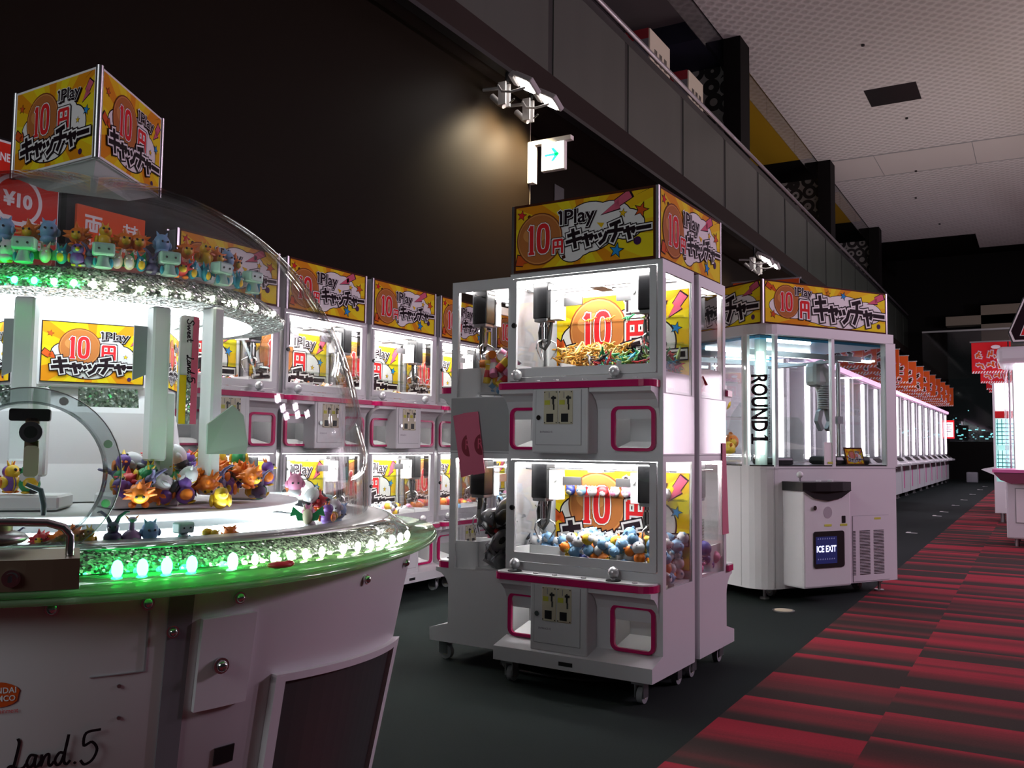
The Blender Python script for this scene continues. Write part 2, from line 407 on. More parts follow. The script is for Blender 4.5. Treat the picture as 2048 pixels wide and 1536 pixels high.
def board(name, W, H, lay, fr, th=0.012, parent=None, edge=None, clip=None, border=0.012):
    """a printed board: slab with a dark rim and the artwork laid on its face; fr(u, v, d), d out of the face"""
    mb = MB(); c = clip or (0, W, 0, H)
    mb.prism([(c[0], c[2]), (c[1], c[2]), (c[1], c[3]), (c[0], c[3])], fr, -th, 0, edge or INK['brn'])
    i = border
    fr2 = (lambda u, v, d: fr(u + i, v + i, d)) if not clip else fr
    comic(mb, fr2, W - 2 * i if not clip else W, H - 2 * i if not clip else H, lay, clip)
    return mb.build(name, parent)

# ------------------------------------------------------------------ two-storey claw machine
def FRONT(x0, z0, y=0.0):           # frame on a face that looks along -y
    return lambda u, v, d: (x0 + u, y - d, z0 + v)
def caster(mb, x, y, h=0.10, r=0.036):
    mb.box(x - .03, x + .03, y - .035, y + .035, h - .012, h, STEEL)
    mb.box(x - .022, x - .016, y - .02, y + .03, r * .8, h - .01, STEEL); mb.box(x + .016, x + .022, y - .02, y + .03, r * .8, h - .01, STEEL)
    mb.cyl((x - .013, y + .015, r), (x + .013, y + .015, r), r, GREY, seg=16)
    mb.cyl((x - .015, y + .015, r), (x + .015, y + .015, r), r * .45, CREAM, seg=10)
def claw_parts(root, x, y, zt, bx=1):
    m = MB()
    m.rbox(x - .045, x + .04, y - .045, y + .045, zt - .185, zt - .005, COVER, .006)
    m.rbox(x - .04, x + .035, y - .04, y + .04, zt - .20, zt - .18, STEEL, .004)
    o = m.build('crane', root); o['label'] = 'black crane carriage with chrome claw'
    h = MB(); h.box(min(x + .042 * bx, x + .09 * bx), max(x + .042 * bx, x + .09 * bx), y - .02, y + .05, zt - .19, zt - .05, WHITE2); h.box(x + .085 if bx > 0 else x - .19, x + .19 if bx > 0 else x - .085, y + .03, y + .045, zt - .12, zt - .08, STEEL)
    h.cyl((x + .075 * bx, y - .022, zt - .09), (x + .075 * bx, y - .03, zt - .09), .012, WHITE2); h.build('housing', o)
    k = MB(); k.cyl((x, y, zt - .195), (x, y, zt - .285), .019, CHROME); k.cyl((x, y, zt - .215), (x, y, zt - .225), .026, CHROME)
    k.cyl((x, y, zt - .285), (x, y, zt - .30), .026, STEEL, .012); k.build('claw_head', o)
    c = MB(); c.tube([(x - .02, y + .01, zt - .19), (x - .03, y, zt - .25), (x - .02, y - .005, zt - .32), (x + .005, y - .01, zt - .335), (x + .025, y, zt - .30), (x + .03, y + .01, zt - .20)], .009, BLACKM, 8); c.build('cable', o)
    for t in (0.3, 2.4, 4.5):
        a = MB(); u, v = math.cos(t), math.sin(t)
        a.tube([(x + u * .015, y + v * .015, zt - .285), (x + u * .055, y + v * .055, zt - .305), (x + u * .062, y + v * .062, zt - .335), (x + u * .03, y + v * .03, zt - .385)], [.005, .004, .004, .0025], CHROME, 6); a.build('claw_arm', o)
def make_unit():
    root = thing('claw_machine', 'prototype', 'claw machine')
    W2, D = .4015, .375
    b = MB()
    b.prism([(-.115, .10), (D, .10), (D, .195), (0, .195), (-.115, .163)], lambda u, v, d: (-W2 + d, u, v), 0, 2 * W2, WHITE)
    b.box(-.05, .02, -.1165, -.115, .118, .136, BLACK); b.build('base_slab', root)
    for sx in (-1, 1):
        s = MB(); xa, xb = sorted((sx * W2, sx * (W2 - .012)))
        for z0, z1 in ((.19, .475), (1.03, 1.34), (1.88, 1.935)): s.box(xa, xb, 0, D, z0, z1, WHITE)
        for z0, z1 in ((.475, 1.03), (1.34, 1.88)):
            s.box(xa, xb, 0, .036, z0, z1, WHITE); s.box(xa, xb, D - .03, D, z0, z1, WHITE)
        s.box(sx * (W2 + .0004) - .0004, sx * (W2 + .0004) + .0004, 0, D, 1.058, 1.061, MIDGREY)
        s.build('side_panel', root)
        for z0, z1 in ((.475, 1.03), (1.34, 1.88)):
            MB().box(sx * (W2 - .004) - .002, sx * (W2 - .004) + .002, .036, D - .03, z0, z1, SHEET).build('side_window', root)
        xs = sx * (W2 + .0015); MB().box(xs - .001, xs + .001, .003, D - .003, 1.068, 1.335, SHEET).build('clear_cover', root)
    MB().box(-W2 + .012, W2 - .012, D - .012, D, .19, 1.935, WHITE).build('back_panel', root)
    MB().box(-W2 + .012, W2 - .012, 0, D - .012, 1.922, 1.935, WHITE).build('roof', root)
    f = MB()
    for dz in (0, .88):
        zb, z1 = (.19, .38) if dz == 0 else (1.06, 1.265); h0, h1 = .21 + dz, .385 + dz
        if dz: h0, h1 = 1.092, 1.265
        ztop = .545 + dz; zl = .19 if dz == 0 else 1.055
        for x0, x1, a, c in ((-W2, -.368, zl, ztop), (-.125, .175, zl, ztop), (.353, W2, zl, ztop), (-.368, -.125, zl, h0), (-.368, -.125, h1, ztop), (.175, .353, zl, h0), (.175, .353, h1, ztop)):
            f.box(x0, x1, 0, .012, a, c, WHITE)
        f.box(-W2, -.386, 0, .012, ztop, 1.055 + dz, WHITE); f.box(.376, W2, 0, .012, ztop, 1.055 + dz, WHITE)
        f.box(-.386, .376, 0, .012, 1.032 + dz, 1.055 + dz, WHITE)
        for x0, x1 in ((-.368, -.125), (.175, .353)):          # prize chutes behind the openings
            y1 = .15; c = MB(); c.box(x0 - .006, x1 + .006, y1, y1 + .006, h0 - .006, .55 + dz + .06, CHUTE)
            c.box(x0 - .006, x0, .012, y1, h0, .55 + dz + .06, CHUTE); c.box(x1, x1 + .006, .012, y1, h0, .55 + dz + .06, CHUTE)
            c.prism([(.012, h0 - .006), (y1, h0 - .006), (y1, h0 + .03), (.012, h0)], lambda u, v, d: (x0 + d, u, v), 0, x1 - x0, WHITE2); c.build('prize_chute', root)
    f.build('front_panel', root)
    for dz in (0, .88):
        zd = .485 + dz
        d = MB(); d.box(-W2 + .012, W2 - .012, .156, D - .012, zd - .012, zd, WHITE2); d.box(-.119, .169, .012, .156, zd - .012, zd, WHITE2)
        d.build('prize_deck', root)
        if dz == 0: MB().box(-W2 + .012, W2 - .012, .012, D - .012, 1.047, 1.058, WHITE2).build('ceiling_panel', root)
        # door
        fr = FRONT(0, dz, .004); m = MB()
        frame_ring(m, rrect(-.383, .373, .548, 1.03, .006, 1), rrect(-.362, .340, .589, 1.018, .004, 1), fr, -.006, .010, WHITE)
        dr = m.build('door', root)
        MB().box(-.362, .340, .001, .005, .589, 1.018, GLASS).build('glass_pane', dr)
        k = MB(); k.cyl((-.372, -.004, .80 + dz), (-.372, -.014, .80 + dz), .013, BLACK, seg=14); k.cyl((-.372, -.012, .80 + dz), (-.372, -.017, .80 + dz), .007, CHROME); k.build('lock', dr)
        # shelf with magenta rim
        zs = .47 + dz + (.0 if dz == 0 else .012); pl = [(-.415, 0.0)] + [(-.415 + .035 * (1 - math.cos(R(a))), -.10 + .035 - .035 * math.sin(R(a))) for a in (0, 30, 60, 90)] + [(.39 - .06 * (1 - math.sin(R(a))), -.10 + .06 * (1 - math.cos(R(a)))) for a in (0, 22, 45, 67, 90)] + [(.39, 0.0)]
        m = MB(); m.prism(pl, lambda u, v, d: (u, v, zs + d), 0, .030, MAGENTA)
        pl2 = [(u * .985, v * .96 if v < 0 else v) for u, v in pl]; m.prism(pl2, lambda u, v, d: (u, v, zs + d), .030, .036, WHITE)
        sh = m.build('shelf', root); sh['label'] = 'white control shelf with magenta rim'
        for x0, x1 in ((-.40, -.21), (.085, .385)):
            c = MB(); prof = [(0, zs), (-.092, zs), (-.092, zs - .02)] + [(-.092 + .092 * math.sin(R(a)), zs - .02 - .12 * (1 - math.cos(R(a)))) for a in (22, 45, 67, 90)]
            c.prism(prof, lambda u, v, d: (x0 + d, u, v), 0, x1 - x0, WHITE); c.build('shelf_bracket', root)
        for kx in (-.325, .19):
            k = MB(); k.ell((kx, -.055, zs + .072), .027, CRYSTAL, 8, 6); k.cyl((kx, -.055, zs + .03), (kx, -.055, zs + .05), .010, CRYSTAL); k.cyl((kx, -.055, zs + .035), (kx, -.055, zs + .040), .034, BLACK); k.build('joystick_knob', sh)
        for bx in (-.20, -.10, .05, .30):
            MB().cyl((bx, -.07, zs + .035), (bx, -.07, zs + .043), .012, mat('clear_button', (.75, .72, .75), .15)).build('button', sh)
        # coin box
        zb = .165 if dz == 0 else 1.063
        m = MB(); m.rbox(-.212, .082, -.098, .002, zb, zs, WHITE, .008); cb = m.build('coin_box', root)
        m = MB(); m.box(-.188, .048, -.1005, -.098, zb + .04, zs - .008, WHITE)
        for e in ((-.190, -.188, zb + .04, zs - .008), (.048, .050, zb + .04, zs - .008)): m.box(e[0], e[1], -.0995, -.098, e[2], e[3], MIDGREY)
        m.box(-.19, .05, -.0995, -.098, zb + .038, zb + .04, MIDGREY)
        A = Art(m, FRONT(-.165, zs - .205, -.1005), (0, .2, 0, .2)); put_text(A, 'ENTRANCE-V2', 0, .065, 0, .009, 'pur')
        dr = m.build('coin_door', cb)
        m = MB(); m.cyl((-.168, -.1005, zs - .135), (-.168, -.112, zs - .135), .012, CHROME); m.build('lock', dr)
        for px in (-.145, -.067):
            m = MB(); m.rbox(px, px + .074, -.105, -.0995, zs - .165, zs - .012, CREAM, .002, 1)
            m.box(px + .016, px + .052, -.107, -.104, zs - .155, zs - .117, BLACK); m.box(px + .048, px + .056, -.108, -.104, zs - .075, zs - .035, BLACK)
            m.box(px + .044, px + .066, -.112, -.104, zs - .05, zs - .040, BLACK); m.box(px + .028, px + .031, -.106, -.104, zs - .045, zs - .018, MIDGREY)
            m.box(px + .006, px + .034, -.1065, -.104, zs - .076, zs - .055, STICKY); m.box(px + .053, px + .060, -.110, -.104, zs - .10, zs - .075, CHROME)
            for sx_, sz in ((.006, .158), (.068, .158), (.006, .018), (.068, .018)): m.cyl((px + sx_, -.105, zs - sz), (px + sx_, -.1065, zs - sz), .003, BLACK, seg=6)
            m.build('coin_plate', dr)
        for x0, x1 in ((-.36, -.135), (.19, .345)): MB().box(x0, x1, .138, .148, .452 + dz, .462 + dz, FILL_S).build('chute_fill', root)  # glowing strip added inside each chute to brighten the prize openings
        # magenta frames round the prize openings
        h0, h1 = (.21, .385) if dz == 0 else (1.092, 1.265)
        for x0, x1 in ((-.375, -.118), (.168, .360)):
            m = MB(); frame_ring(m, rrect(x0 - .012, x1 + .012, h0 - .014, h1 + .014, .035), rrect(x0 + .007, x1 - .007, h0, h1, .02), FRONT(0, 0), 0, .016, MAGENTA); m.build('prize_opening_frame', root)
        # lamps, rails, crane carriages
        m = MB(); m.rbox(-.385, .385, .03, .06, 1.012 + dz, 1.03 + dz, LED_W, .004, 1); m.rbox(-.33, .33, .27, .30, 1.028 + dz, 1.042 + dz, LED_W, .004, 1); m.build('lamp', root)
        m = MB()
        for y, z in ((.13, .985), (.21, .985)): m.cyl((-.38, y, z + dz), (.38, y, z + dz), .004, STEEL, seg=6)
        m.box(-.02, .05, .10, .24, .975 + dz, .995 + dz, WHITE2); m.build('rail', root)
        claw_parts(root, -.285, .14, 1.028 + dz); claw_parts(root, .29, .12, 1.028 + dz, -1)
        # back poster, cropped artwork
        board('back_poster', .76, .49, 'B', FRONT(-.377, .52 + dz, D - .018), .004, root, clip=(.037, .76, .0, .455))
        # clear display shelf in front of the poster
        for zz in ((.845,) if dz == 0 else (.70, .83)):
            m = MB(); m.box(-.33, .38, D - .075, D - .02, zz + dz, zz + dz + .004, ACRYL); m.box(-.33, .38, D - .079, D - .075, zz + dz, zz + dz + .012, ACRYL); m.build('display_shelf', root)
    for x in (-.33, .33):
        for y in (-.07, .31):
            m = MB(); caster(m, x, y); m.build('caster', root)
    return root
UNIT = make_unit()
my = R(-2.222)
MX = Vector((math.cos(my), math.sin(my), 0)); MY = Vector((-math.sin(my), math.cos(my), 0))
P0 = Vector((-1.435, 3.647, 0))
def ml(x, y, z=0): return P0 + MX * x + MY * y + Vector((0, 0, z))
units = []
def place_unit(loc, rz, label, group='two-storey claw machines'):
    o = UNIT if not units else copy_tree(UNIT)
    o.location = loc; o.rotation_euler = (0, 0, rz); o['label'] = label; o['group'] = group
    units.append(o); return o
place_unit(ml(-.4015, .115), my, 'white claw machine with balls below and rubber animals above, facing the carpet edge')
place_unit(ml(-.4015, .930), my + PI, 'white claw machine standing back to back behind the one with rubber animals')
place_unit(ml(-1.190, .565), my - PI / 2, 'white claw machine seen side-on with pink paper flaps hanging on its side')
ROW = [3.27 + .84 * k + .40 for k in range(5)]
ORD = ['first', 'second', 'third', 'fourth', 'fifth']
for k, y in enumerate(ROW):
    place_unit((-4.05, y, 0), PI / 2, ORD[k] + ' white claw machine of the wall row, counted from the change machines', 'claw machines along the black wall')
# signs on top
def sign_box(name, label, x0, x1, y0, y1, z0, z1, loc, rz, lays):
    t = thing(name, label, 'sign', loc, rz)
    m = MB(); m.box(x0 + .012, x1 - .012, y0 + .012, y1 - .012, z0, z1 - .004, WHITE2)
    for x in (x0, x1 - .014):
        for y in (y0, y1 - .014): m.box(x, x + .014, y, y + .014, z0, z1, STEEL)
    m.build('sign_frame', t)
    W, D, H = x1 - x0 - .028, y1 - y0 - .028, z1 - z0
    if lays[0]: board('sign_board', W, H, lays[0], lambda u, v, d: (x0 + .014 + u, y0 - d, z0 + v), .01, t)
    if lays[1]: board('sign_board', D, H, lays[1], lambda u, v, d: (x1 + d, y0 + .014 + u, z0 + v), .01, t)
    if lays[2]: board('sign_board', W, H, lays[2], lambda u, v, d: (x1 - .014 - u, y1 + d, z0 + v), .01, t)
    if lays[3]: board('sign_board', D, H, lays[3], lambda u, v, d: (x0 - d, y1 - .014 - u, z0 + v), .01, t)
    return t
sign_box('sign_box', 'yellow four-sided ten yen sign on top of the central claw machines', -.388, .388, 0, .815, 1.936, 2.268, ml(-.4015, .10), my, 'AAAA')
S0 = None
for k, y in enumerate(ROW):
    lb = 'yellow ten yen sign on the ' + ORD[k] + ' claw machine of the wall row'
    if S0 is None: S0 = sign_box('machine_sign', lb, -.388, .388, 0, .10, 1.936, 2.268, (-4.05, y, 0), PI / 2, ('A', None, None, None)); s = S0
    else: s = copy_tree(S0); s.location = (-4.05, y, 0)
    s['label'] = lb; s['group'] = 'signs on the wall row'

# ------------------------------------------------------------------ small prizes
def proto(f):
    m = MB(); f(m); return m.mesh(f.__name__)
TC = {}
def tc(n, c): return mat('vinyl_' + n, c, .4)
BLU, WHT, ORG, YEL, RED_, MINT, TEAL, PURP, NAVY, BLK, PINK, GRN, TAN, GRY = (tc(*a) for a in (
 ('pale_blue', (.25, .48, .75)), ('white', (.8, .8, .82)), ('orange', (.85, .22, .02)), ('yellow', (.85, .55, .03)), ('red', (.65, .04, .05)), ('mint', (.42, .68, .60)),
 ('teal', (.02, .32, .45)), ('purple', (.20, .09, .42)), ('navy', (.03, .05, .30)), ('black', (.02, .02, .025)), ('pink', (.85, .30, .50)), ('green', (.02, .30, .10)), ('tan', (.50, .30, .15)), ('grey', (.3, .31, .33))))
def ball_mesh(c1, c2, c3):
    m = MB(); m.ell((0, 0, 0), 1, c1, 12, 8); m.ell((0, -.38, -.22), (.72, .70, .66), c2, 10, 6)
    for s in (-1, 1): m.ell((s * .28, -.98, .10), .09, BLK, 6, 4); m.ell((s * .7, 0, .72), (.28, .2, .3), c3, 7, 5)
    return m.mesh('toy_ball')
BALLS = [ball_mesh(*a) for a in ((BLU, WHT, BLU), (WHT, WHT, BLU), (NAVY, WHT, NAVY), (ORG, YEL, ORG), (WHT, PINK, GRY), (YEL, WHT, ORG), (PINK, WHT, PINK), (BLK, WHT, BLK), (RED_, WHT, RED_), (BLU, BLU, WHT))]
def rubber_animal(c1, seed):
    q = random.Random(seed); m = MB()
    m.tube([(-1.2, .1, .2), (-.7, 0, .3), (-.2, 0, .45), (.3, 0, .42), (.7, .05, .6), (.95, .1, .85), (1.2, .1, .8)], [.03, .10, .2, .2, .13, .11, .05], c1, 6)
    for x, y in ((-.2, .2), (-.2, -.2), (.35, .2), (.35, -.2)):
        k = q.uniform(-.3, .3); m.tube([(x, y * .6, .4), (x + k * .5, y * 1.3, .2), (x + k, y * 1.8, -.05), (x + k + .12, y * 1.8, -.1)], [.1, .07, .05, .04], c1, 5)
    return m.mesh('rubber_animal')
ANI = [rubber_animal(c, i) for i, c in enumerate((mat('rubber_amber', (.80, .36, .04), .4), mat('rubber_sand', (.78, .52, .18), .4), GRN, BLK, mat('rubber_olive', (.18, .28, .03), .45), TEAL, RED_))]
def candy(c1, c2):
    m = MB(); m.rbox(-.6, .6, -.4, .4, -.18, .18, c1, .15, 1); m.box(-.25, .25, -.41, .41, -.19, .19, c2)
    for s in (-1, 1): m.prism([(s * .58, -.15), (s * 1.0, -.42), (s * .95, 0), (s * 1.0, .42), (s * .58, .15)], lambda u, v, d: (u, v, d), -.03, .03, c1)
    return m.mesh('wrapped_candy')
CAN = [candy(*a) for a in ((WHT, RED_), (RED_, WHT), (ORG, WHT), (WHT, ORG), (TAN, WHT), (YEL, RED_), (WHT, PINK))]
def can_mesh(c1, c2):
    m = MB(); m.cyl((0, 0, -1), (0, 0, 1), .42, c1, seg=14); m.cyl((0, 0, -.4), (0, 0, .4), .43, c2, seg=14); m.cyl((0, 0, .98), (0, 0, 1.08), .45, WHT, seg=14)
    return m.mesh('snack_tube')
TUBES = [can_mesh(*a) for a in ((RED_, YEL), (BLU, WHT), (YEL, RED_), (PINK, WHT), (NAVY, BLU), (ORG, YEL))]
def packet(c1, c2):
    m = MB(); m.ell((0, 0, 0), (.8, .55, .16), c1, 10, 5); m.box(-.9, -.7, -.5, .5, -.02, .02, c1); m.box(.7, .9, -.5, .5, -.02, .02, c1); m.ell((0, 0, .03), (.45, .3, .15), c2, 8, 4)
    return m.mesh('foil_packet')
PKT = [packet(*a) for a in ((GRY, BLK), (BLK, GRY), (mat('foil_silver', (.4, .4, .43), .3, .6), BLK), (GRY, PURP), (BLK, RED_))]
def pile(name, label, cat, group, meshes, n, xr, yr, z, size, flat=0.5, mt=None, hill=None, seed=1, maxh=.3, kind=None, packing=.55):
    """drops n things one after the other onto a heap"""
    q = random.Random(seed); done = []; out = []
    for i in range(n):
        best = None
        for _ in range(6):
            x = q.uniform(*xr); y = q.uniform(*yr)
            s = q.uniform(*size); r = s * packing
            if hill and q.random() > hill(x, y): continue
            zz = z + r * .95
            for (a, b, c, e) in done:
                d2 = (a - x) ** 2 + (b - y) ** 2; rr = e + r
                if d2 < rr * rr: zz = max(zz, c + math.sqrt(rr * rr - d2) * .86)
            if zz - z > maxh: continue
            if best is None or zz < best[2]: best = (x, y, zz, r, s)
        if best is None: continue
        x, y, zz, r, s = best; done.append((x, y, zz, r))
        o = link(name, q.choice(meshes)); o.scale = (s, s, s)
        p = Vector((x, y, zz)); ry = q.uniform(-flat, flat) * PI
        M = Matrix.Translation(p) @ Matrix.Rotation(q.uniform(0, 2 * PI), 4, 'Z') @ Matrix.Rotation(ry, 4, 'X') @ Matrix.Rotation(q.uniform(-flat, flat) * PI, 4, 'Y') @ Matrix.Scale(s, 4)
        o.matrix_world = (mt @ M) if mt else M
        tag(o, label, cat, group); out.append(o)
    return out
def um(u): return Matrix.Translation(u.location) @ Matrix.Rotation(u.rotation_euler[2], 4, 'Z')
F, B, L_ = units[0], units[1], units[2]
pile('toy_ball', 'round toy in the blue and white heap low in the central claw machine', 'toy', 'round toys in the central machine', BALLS[:6] + [BALLS[0], BALLS[1], BALLS[9], BALLS[9]], 190, (-.11, .37), (.03, .33), .485, (.024, .033), .25, um(F), maxh=.20, seed=2, packing=.95)
pile('toy_ball', 'round toy beside the chute, low in the central claw machine', 'toy', 'round toys by the chute', BALLS[:2] + [BALLS[9]], 50, (-.36, -.11), (.18, .33), .485, (.024, .033), .25, um(F), maxh=.165, seed=3, packing=.95)
m = MB(); m.box(-.11, .385, .045, .355, 1.366, 1.438, WHITE2); m.box(-.385, -.111, .16, .355, 1.366, 1.438, WHITE2); m.build('prize_riser', F)
pile('rubber_animal', 'amber rubber animal in the tangled heap high in the central claw machine', 'toy', 'amber rubber animals', ANI[:2], 170, (-.24, .07), (.165, .32), 1.439, (.030, .042), .5, um(F), maxh=.14, hill=lambda x, y: .35 + 2.2 * (x + .24), seed=4, packing=.45)
pile('rubber_animal', 'dark rubber animal in the heap high in the central claw machine', 'toy', 'dark rubber animals', ANI[2:], 180, (.02, .37), (.06, .32), 1.439, (.030, .044), .5, um(F), maxh=.13, seed=5, packing=.45)
pile('snack_tube', 'coloured snack tube heaped in the upper storey of the side-on claw machine', 'snack tube', 'snack tubes', TUBES, 120, (-.2, .36), (.19, .34), 1.365, (.045, .052), .5, um(L_), maxh=.25, seed=6, packing=.52)
pile('foil_packet', 'dark foil packet heaped in the lower storey of the side-on claw machine', 'packet', 'foil packets', PKT, 120, (-.1, .35), (.20, .33), .485, (.075, .09), .5, um(L_), maxh=.30, seed=7, packing=.36)
pile('rear_toy_ball', 'pink or blue round toy in the claw machine behind the central one', 'toy', 'toys in the rear machine', [BALLS[6], BALLS[9], BALLS[2]], 40, (-.37, .0), (.05, .33), .485, (.03, .045), .4, um(B), maxh=.2, seed=8, packing=.9)  # same round toy balls as in the central heap, no bags
pile('foil_packet', 'crinkled pink packet in the upper storey of the rear claw machine', 'packet', 'pink packets', [packet(PINK, RED_), packet(RED_, PINK)], 26, (-.37, .0), (.05, .33), 1.365, (.05, .065), .5, um(B), maxh=.24, seed=9, packing=.55)
rowtop = [CAN, CAN, CAN[2:] + [CAN[0]], CAN, BALLS]; rowlow = [BALLS[3:7], [BALLS[6], BALLS[6], BALLS[4], BALLS[1], BALLS[5]], [BALLS[7], BALLS[1], BALLS[5], BALLS[4], BALLS[6]], [BALLS[3], BALLS[0], BALLS[8]], BALLS]
for k in range(5):
    U = units[3 + k]
    for dz in (0, .88): MB().box(-.385, .385, .16, .36, .486 + dz, .553 + dz, WHITE2).build('prize_riser', U)
    pile('wrapped_candy' if k < 4 else 'row_toy_ball', 'wrapped sweet in the upper storey of the ' + ORD[k] + ' wall row claw machine' if k < 4 else 'toy in the upper storey of the fifth wall row claw machine', 'sweet' if k < 4 else 'toy', 'prizes above in wall row machine ' + ORD[k], rowtop[k], 74, (-.36, .36), (.17, .34), 1.433, (.03, .042), .4, um(U), maxh=.15, seed=20 + k, packing=.6)
    pile('row_toy_ball', 'small round toy in the lower storey of the ' + ORD[k] + ' wall row claw machine', 'toy', 'prizes below in wall row machine ' + ORD[k], rowlow[k], 58, (-.36, .36), (.17, .34), .553, (.024, .036), .3, um(U), maxh=.17, seed=30 + k, packing=.9)  # the wall row holds the same toy ball meshes as the central machine
# things standing on the clear display shelves of the central machine
for i in range(9):
    o = link('toy_ball', BALLS[(2, 0, 1, 8, 4, 6, 1, 5, 4)[i]]); o.matrix_world = um(F) @ Matrix.Translation((-.24 + .062 * i + (.02 if i > 5 else 0), .33, .849 + .026)) @ Matrix.Rotation(.3 * math.sin(i * 3), 4, 'Z') @ Matrix.Scale(.026, 4)
    tag(o, 'round toy standing in line on the clear shelf of the central claw machine', 'toy', 'toys on the clear shelf')
for i in range(9):
    up_ = i >= 5; o = link('rubber_animal', ANI[(0, 0, 1, 0, 6, 0, 0, 2, 4)[i]]); o.matrix_world = um(F) @ Matrix.Translation((-.24 + .105 * (i - (4 if up_ else 0)), .33, (.834 if up_ else .704) + .88 + .006)) @ Matrix.Scale(.032, 4)
    tag(o, 'rubber animal standing on the ' + ('higher' if up_ else 'lower') + ' clear shelf of the central claw machine', 'toy', 'animals on the ' + ('higher' if up_ else 'lower') + ' clear shelf')
# pink paper flaps taped on the side-on machine
PAPER = mat('pink_paper', (.62, .13, .22), .6); DPAP = mat('dark_red_print', (.22, .01, .03), .6)
def side_frame(u, v, d): return ml(-1.175 + u, .1635 - d, v)
def flap(name, label, poly, em, d0, txt=None):
    m = MB(); m.prism(poly, side_frame, d0, d0 + .003, PAPER)
    A = Art(m, lambda u, v, d: side_frame(u, v, d0 + .003 + d), (-1, 1, 0, 3))
    if em:
        cx, cz, r = em; c = [(cx + r * math.cos(2 * PI * i / 30), cz + 1.25 * r * math.sin(2 * PI * i / 30)) for i in range(30)]
        eL = lambda z: poly[0][0] + (poly[3][0] - poly[0][0]) * (poly[0][1] - z) / (poly[0][1] - poly[3][1]); eR = lambda z: poly[1][0] + (poly[2][0] - poly[1][0]) * (poly[1][1] - z) / (poly[1][1] - poly[2][1]); c = [(min(max(u, eL(z) + .002), eR(z) - .002), z) for u, z in c]; A.poly(c, DPAP); A.up(); put_text(A, 'R', cx - .02, cx + .01, cz - .02, cz + .03, 'pnk')
    return tag(m.build(name), label, 'paper flap', 'pink flaps')
flap('paper_flap', 'pink paper flap with a dark disc, under the other flap', [(.004, 1.245), (.072, 1.257), (.145, .955), (.06, .932)], (.105, 1.095, .045), .004)
flap('paper_flap', 'pink paper flap with a dark disc, lying over the other flap', [(.07, 1.258), (.163, 1.266), (.21, .961), (.138, .947)], (.185, 1.10, .042), .010)
m = MB(); m.prism([(0, 1.12), (.05, 1.12), (.09, .66), (0, .66)], lambda u, v, d: ml(.004 + d, .86 + u, v), 0, .003, PAPER); tag(m.build('paper_flap'), 'pink paper strip hanging on the rear claw machine beside the ice machine', 'paper flap')

# ------------------------------------------------------------------ round candy-scoop machine with the clear dome
def glitter(name, c1, c2, scale=260):
    m = bpy.data.materials.new(name); m.use_nodes = True; nt = m.node_tree; L = nt.links; b = nt.nodes['Principled BSDF']
    tcn = nd(m, 'ShaderNodeTexCoord'); v = nd(m, 'ShaderNodeTexVoronoi'); v.inputs['Scale'].default_value = scale
    L.new(tcn.outputs['Object'], v.inputs['Vector'])
    sep = nd(m, 'ShaderNodeSeparateColor'); L.new(v.outputs['Color'], sep.inputs[0])
    cr = nd(m, 'ShaderNodeMix', data_type='RGBA'); cr.inputs[6].default_value = (*c1, 1); cr.inputs[7].default_value = (*c2, 1)
    pw = nd(m, 'ShaderNodeMath', operation='POWER'); pw.inputs[1].default_value = 2.2; L.new(sep.outputs[0], pw.inputs[0]); L.new(pw.outputs[0], cr.inputs[0])
    L.new(cr.outputs[2], b.inputs['Base Color'])
    geo = nd(m, 'ShaderNodeNewGeometry'); sub = nd(m, 'ShaderNodeVectorMath', operation='SUBTRACT'); sub.inputs[1].default_value = (.5, .5, .5)
    sc = nd(m, 'ShaderNodeVectorMath', operation='SCALE'); sc.inputs['Scale'].default_value = 1.3
    ad = nd(m, 'ShaderNodeVectorMath', operation='ADD'); nm = nd(m, 'ShaderNodeVectorMath', operation='NORMALIZE')
    L.new(v.outputs['Color'], sub.inputs[0]); L.new(sub.outputs[0], sc.inputs[0]); L.new(sc.outputs[0], ad.inputs[0]); L.new(geo.outputs['Normal'], ad.inputs[1]); L.new(ad.outputs[0], nm.inputs[0]); L.new(nm.outputs[0], b.inputs['Normal'])
    b.inputs['Metallic'].default_value = .55; b.inputs['Roughness'].default_value = .22
    MATS[name] = m; return m
GLIT = glitter('silver_glitter', (.22, .27, .22), (.95, 1.0, .95))
DC = Vector((-1.935, 1.314, 0))
def shp(t): return 1 + .050 * math.cos(3 * (t - 1.441))
def shb(t): return 1 + .042 * math.cos(3 * (t - 1.441))
def rbody(z): return .800 - .20 * (.862 - z)
DOME = thing('dome_claw_machine', 'round white scooping game under a big clear dome with green glitter bands', 'claw machine', DC)
def cyl_pt(r, deg, z): return (r * math.cos(R(deg)), r * math.sin(R(deg)), z)
def patch(mb, a0, a1, z0, z1, o0, o1, m, n=12, rf=rbody, sh=shb, nz=1):
    """curved slab following the tapering body between two angles (degrees)"""
    g = lambda t, z, o: ((rf(z) * sh(R(t)) + o) * math.cos(R(t)), (rf(z) * sh(R(t)) + o) * math.sin(R(t)), z)
    rings = []
    for i in range(n + 1):
        t = a0 + (a1 - a0) * i / n
        za, zb = (z0(t), z1(t)) if callable(z0) else (z0, z1)
        rings.append([g(t, za, o1), g(t, zb, o1), g(t, zb, o0), g(t, za, o0)])
    mb.ring(rings, m, False)
def bodyframe(t0, z0, off):
    def fr(u, v, d):
        z = z0 + v; t = R(t0) + u / .80; r = rbody(z) * shb(t) + off + d
        return (r * math.cos(t), r * math.sin(t), z)
    return fr
m = MB(); m.lathe([(rbody(.06) - .05, .0), (rbody(.06) - .05, .06), (rbody(.06), .06), (rbody(.862), .862)], WHITE, 96, shape=shb); m.build('base', DOME)
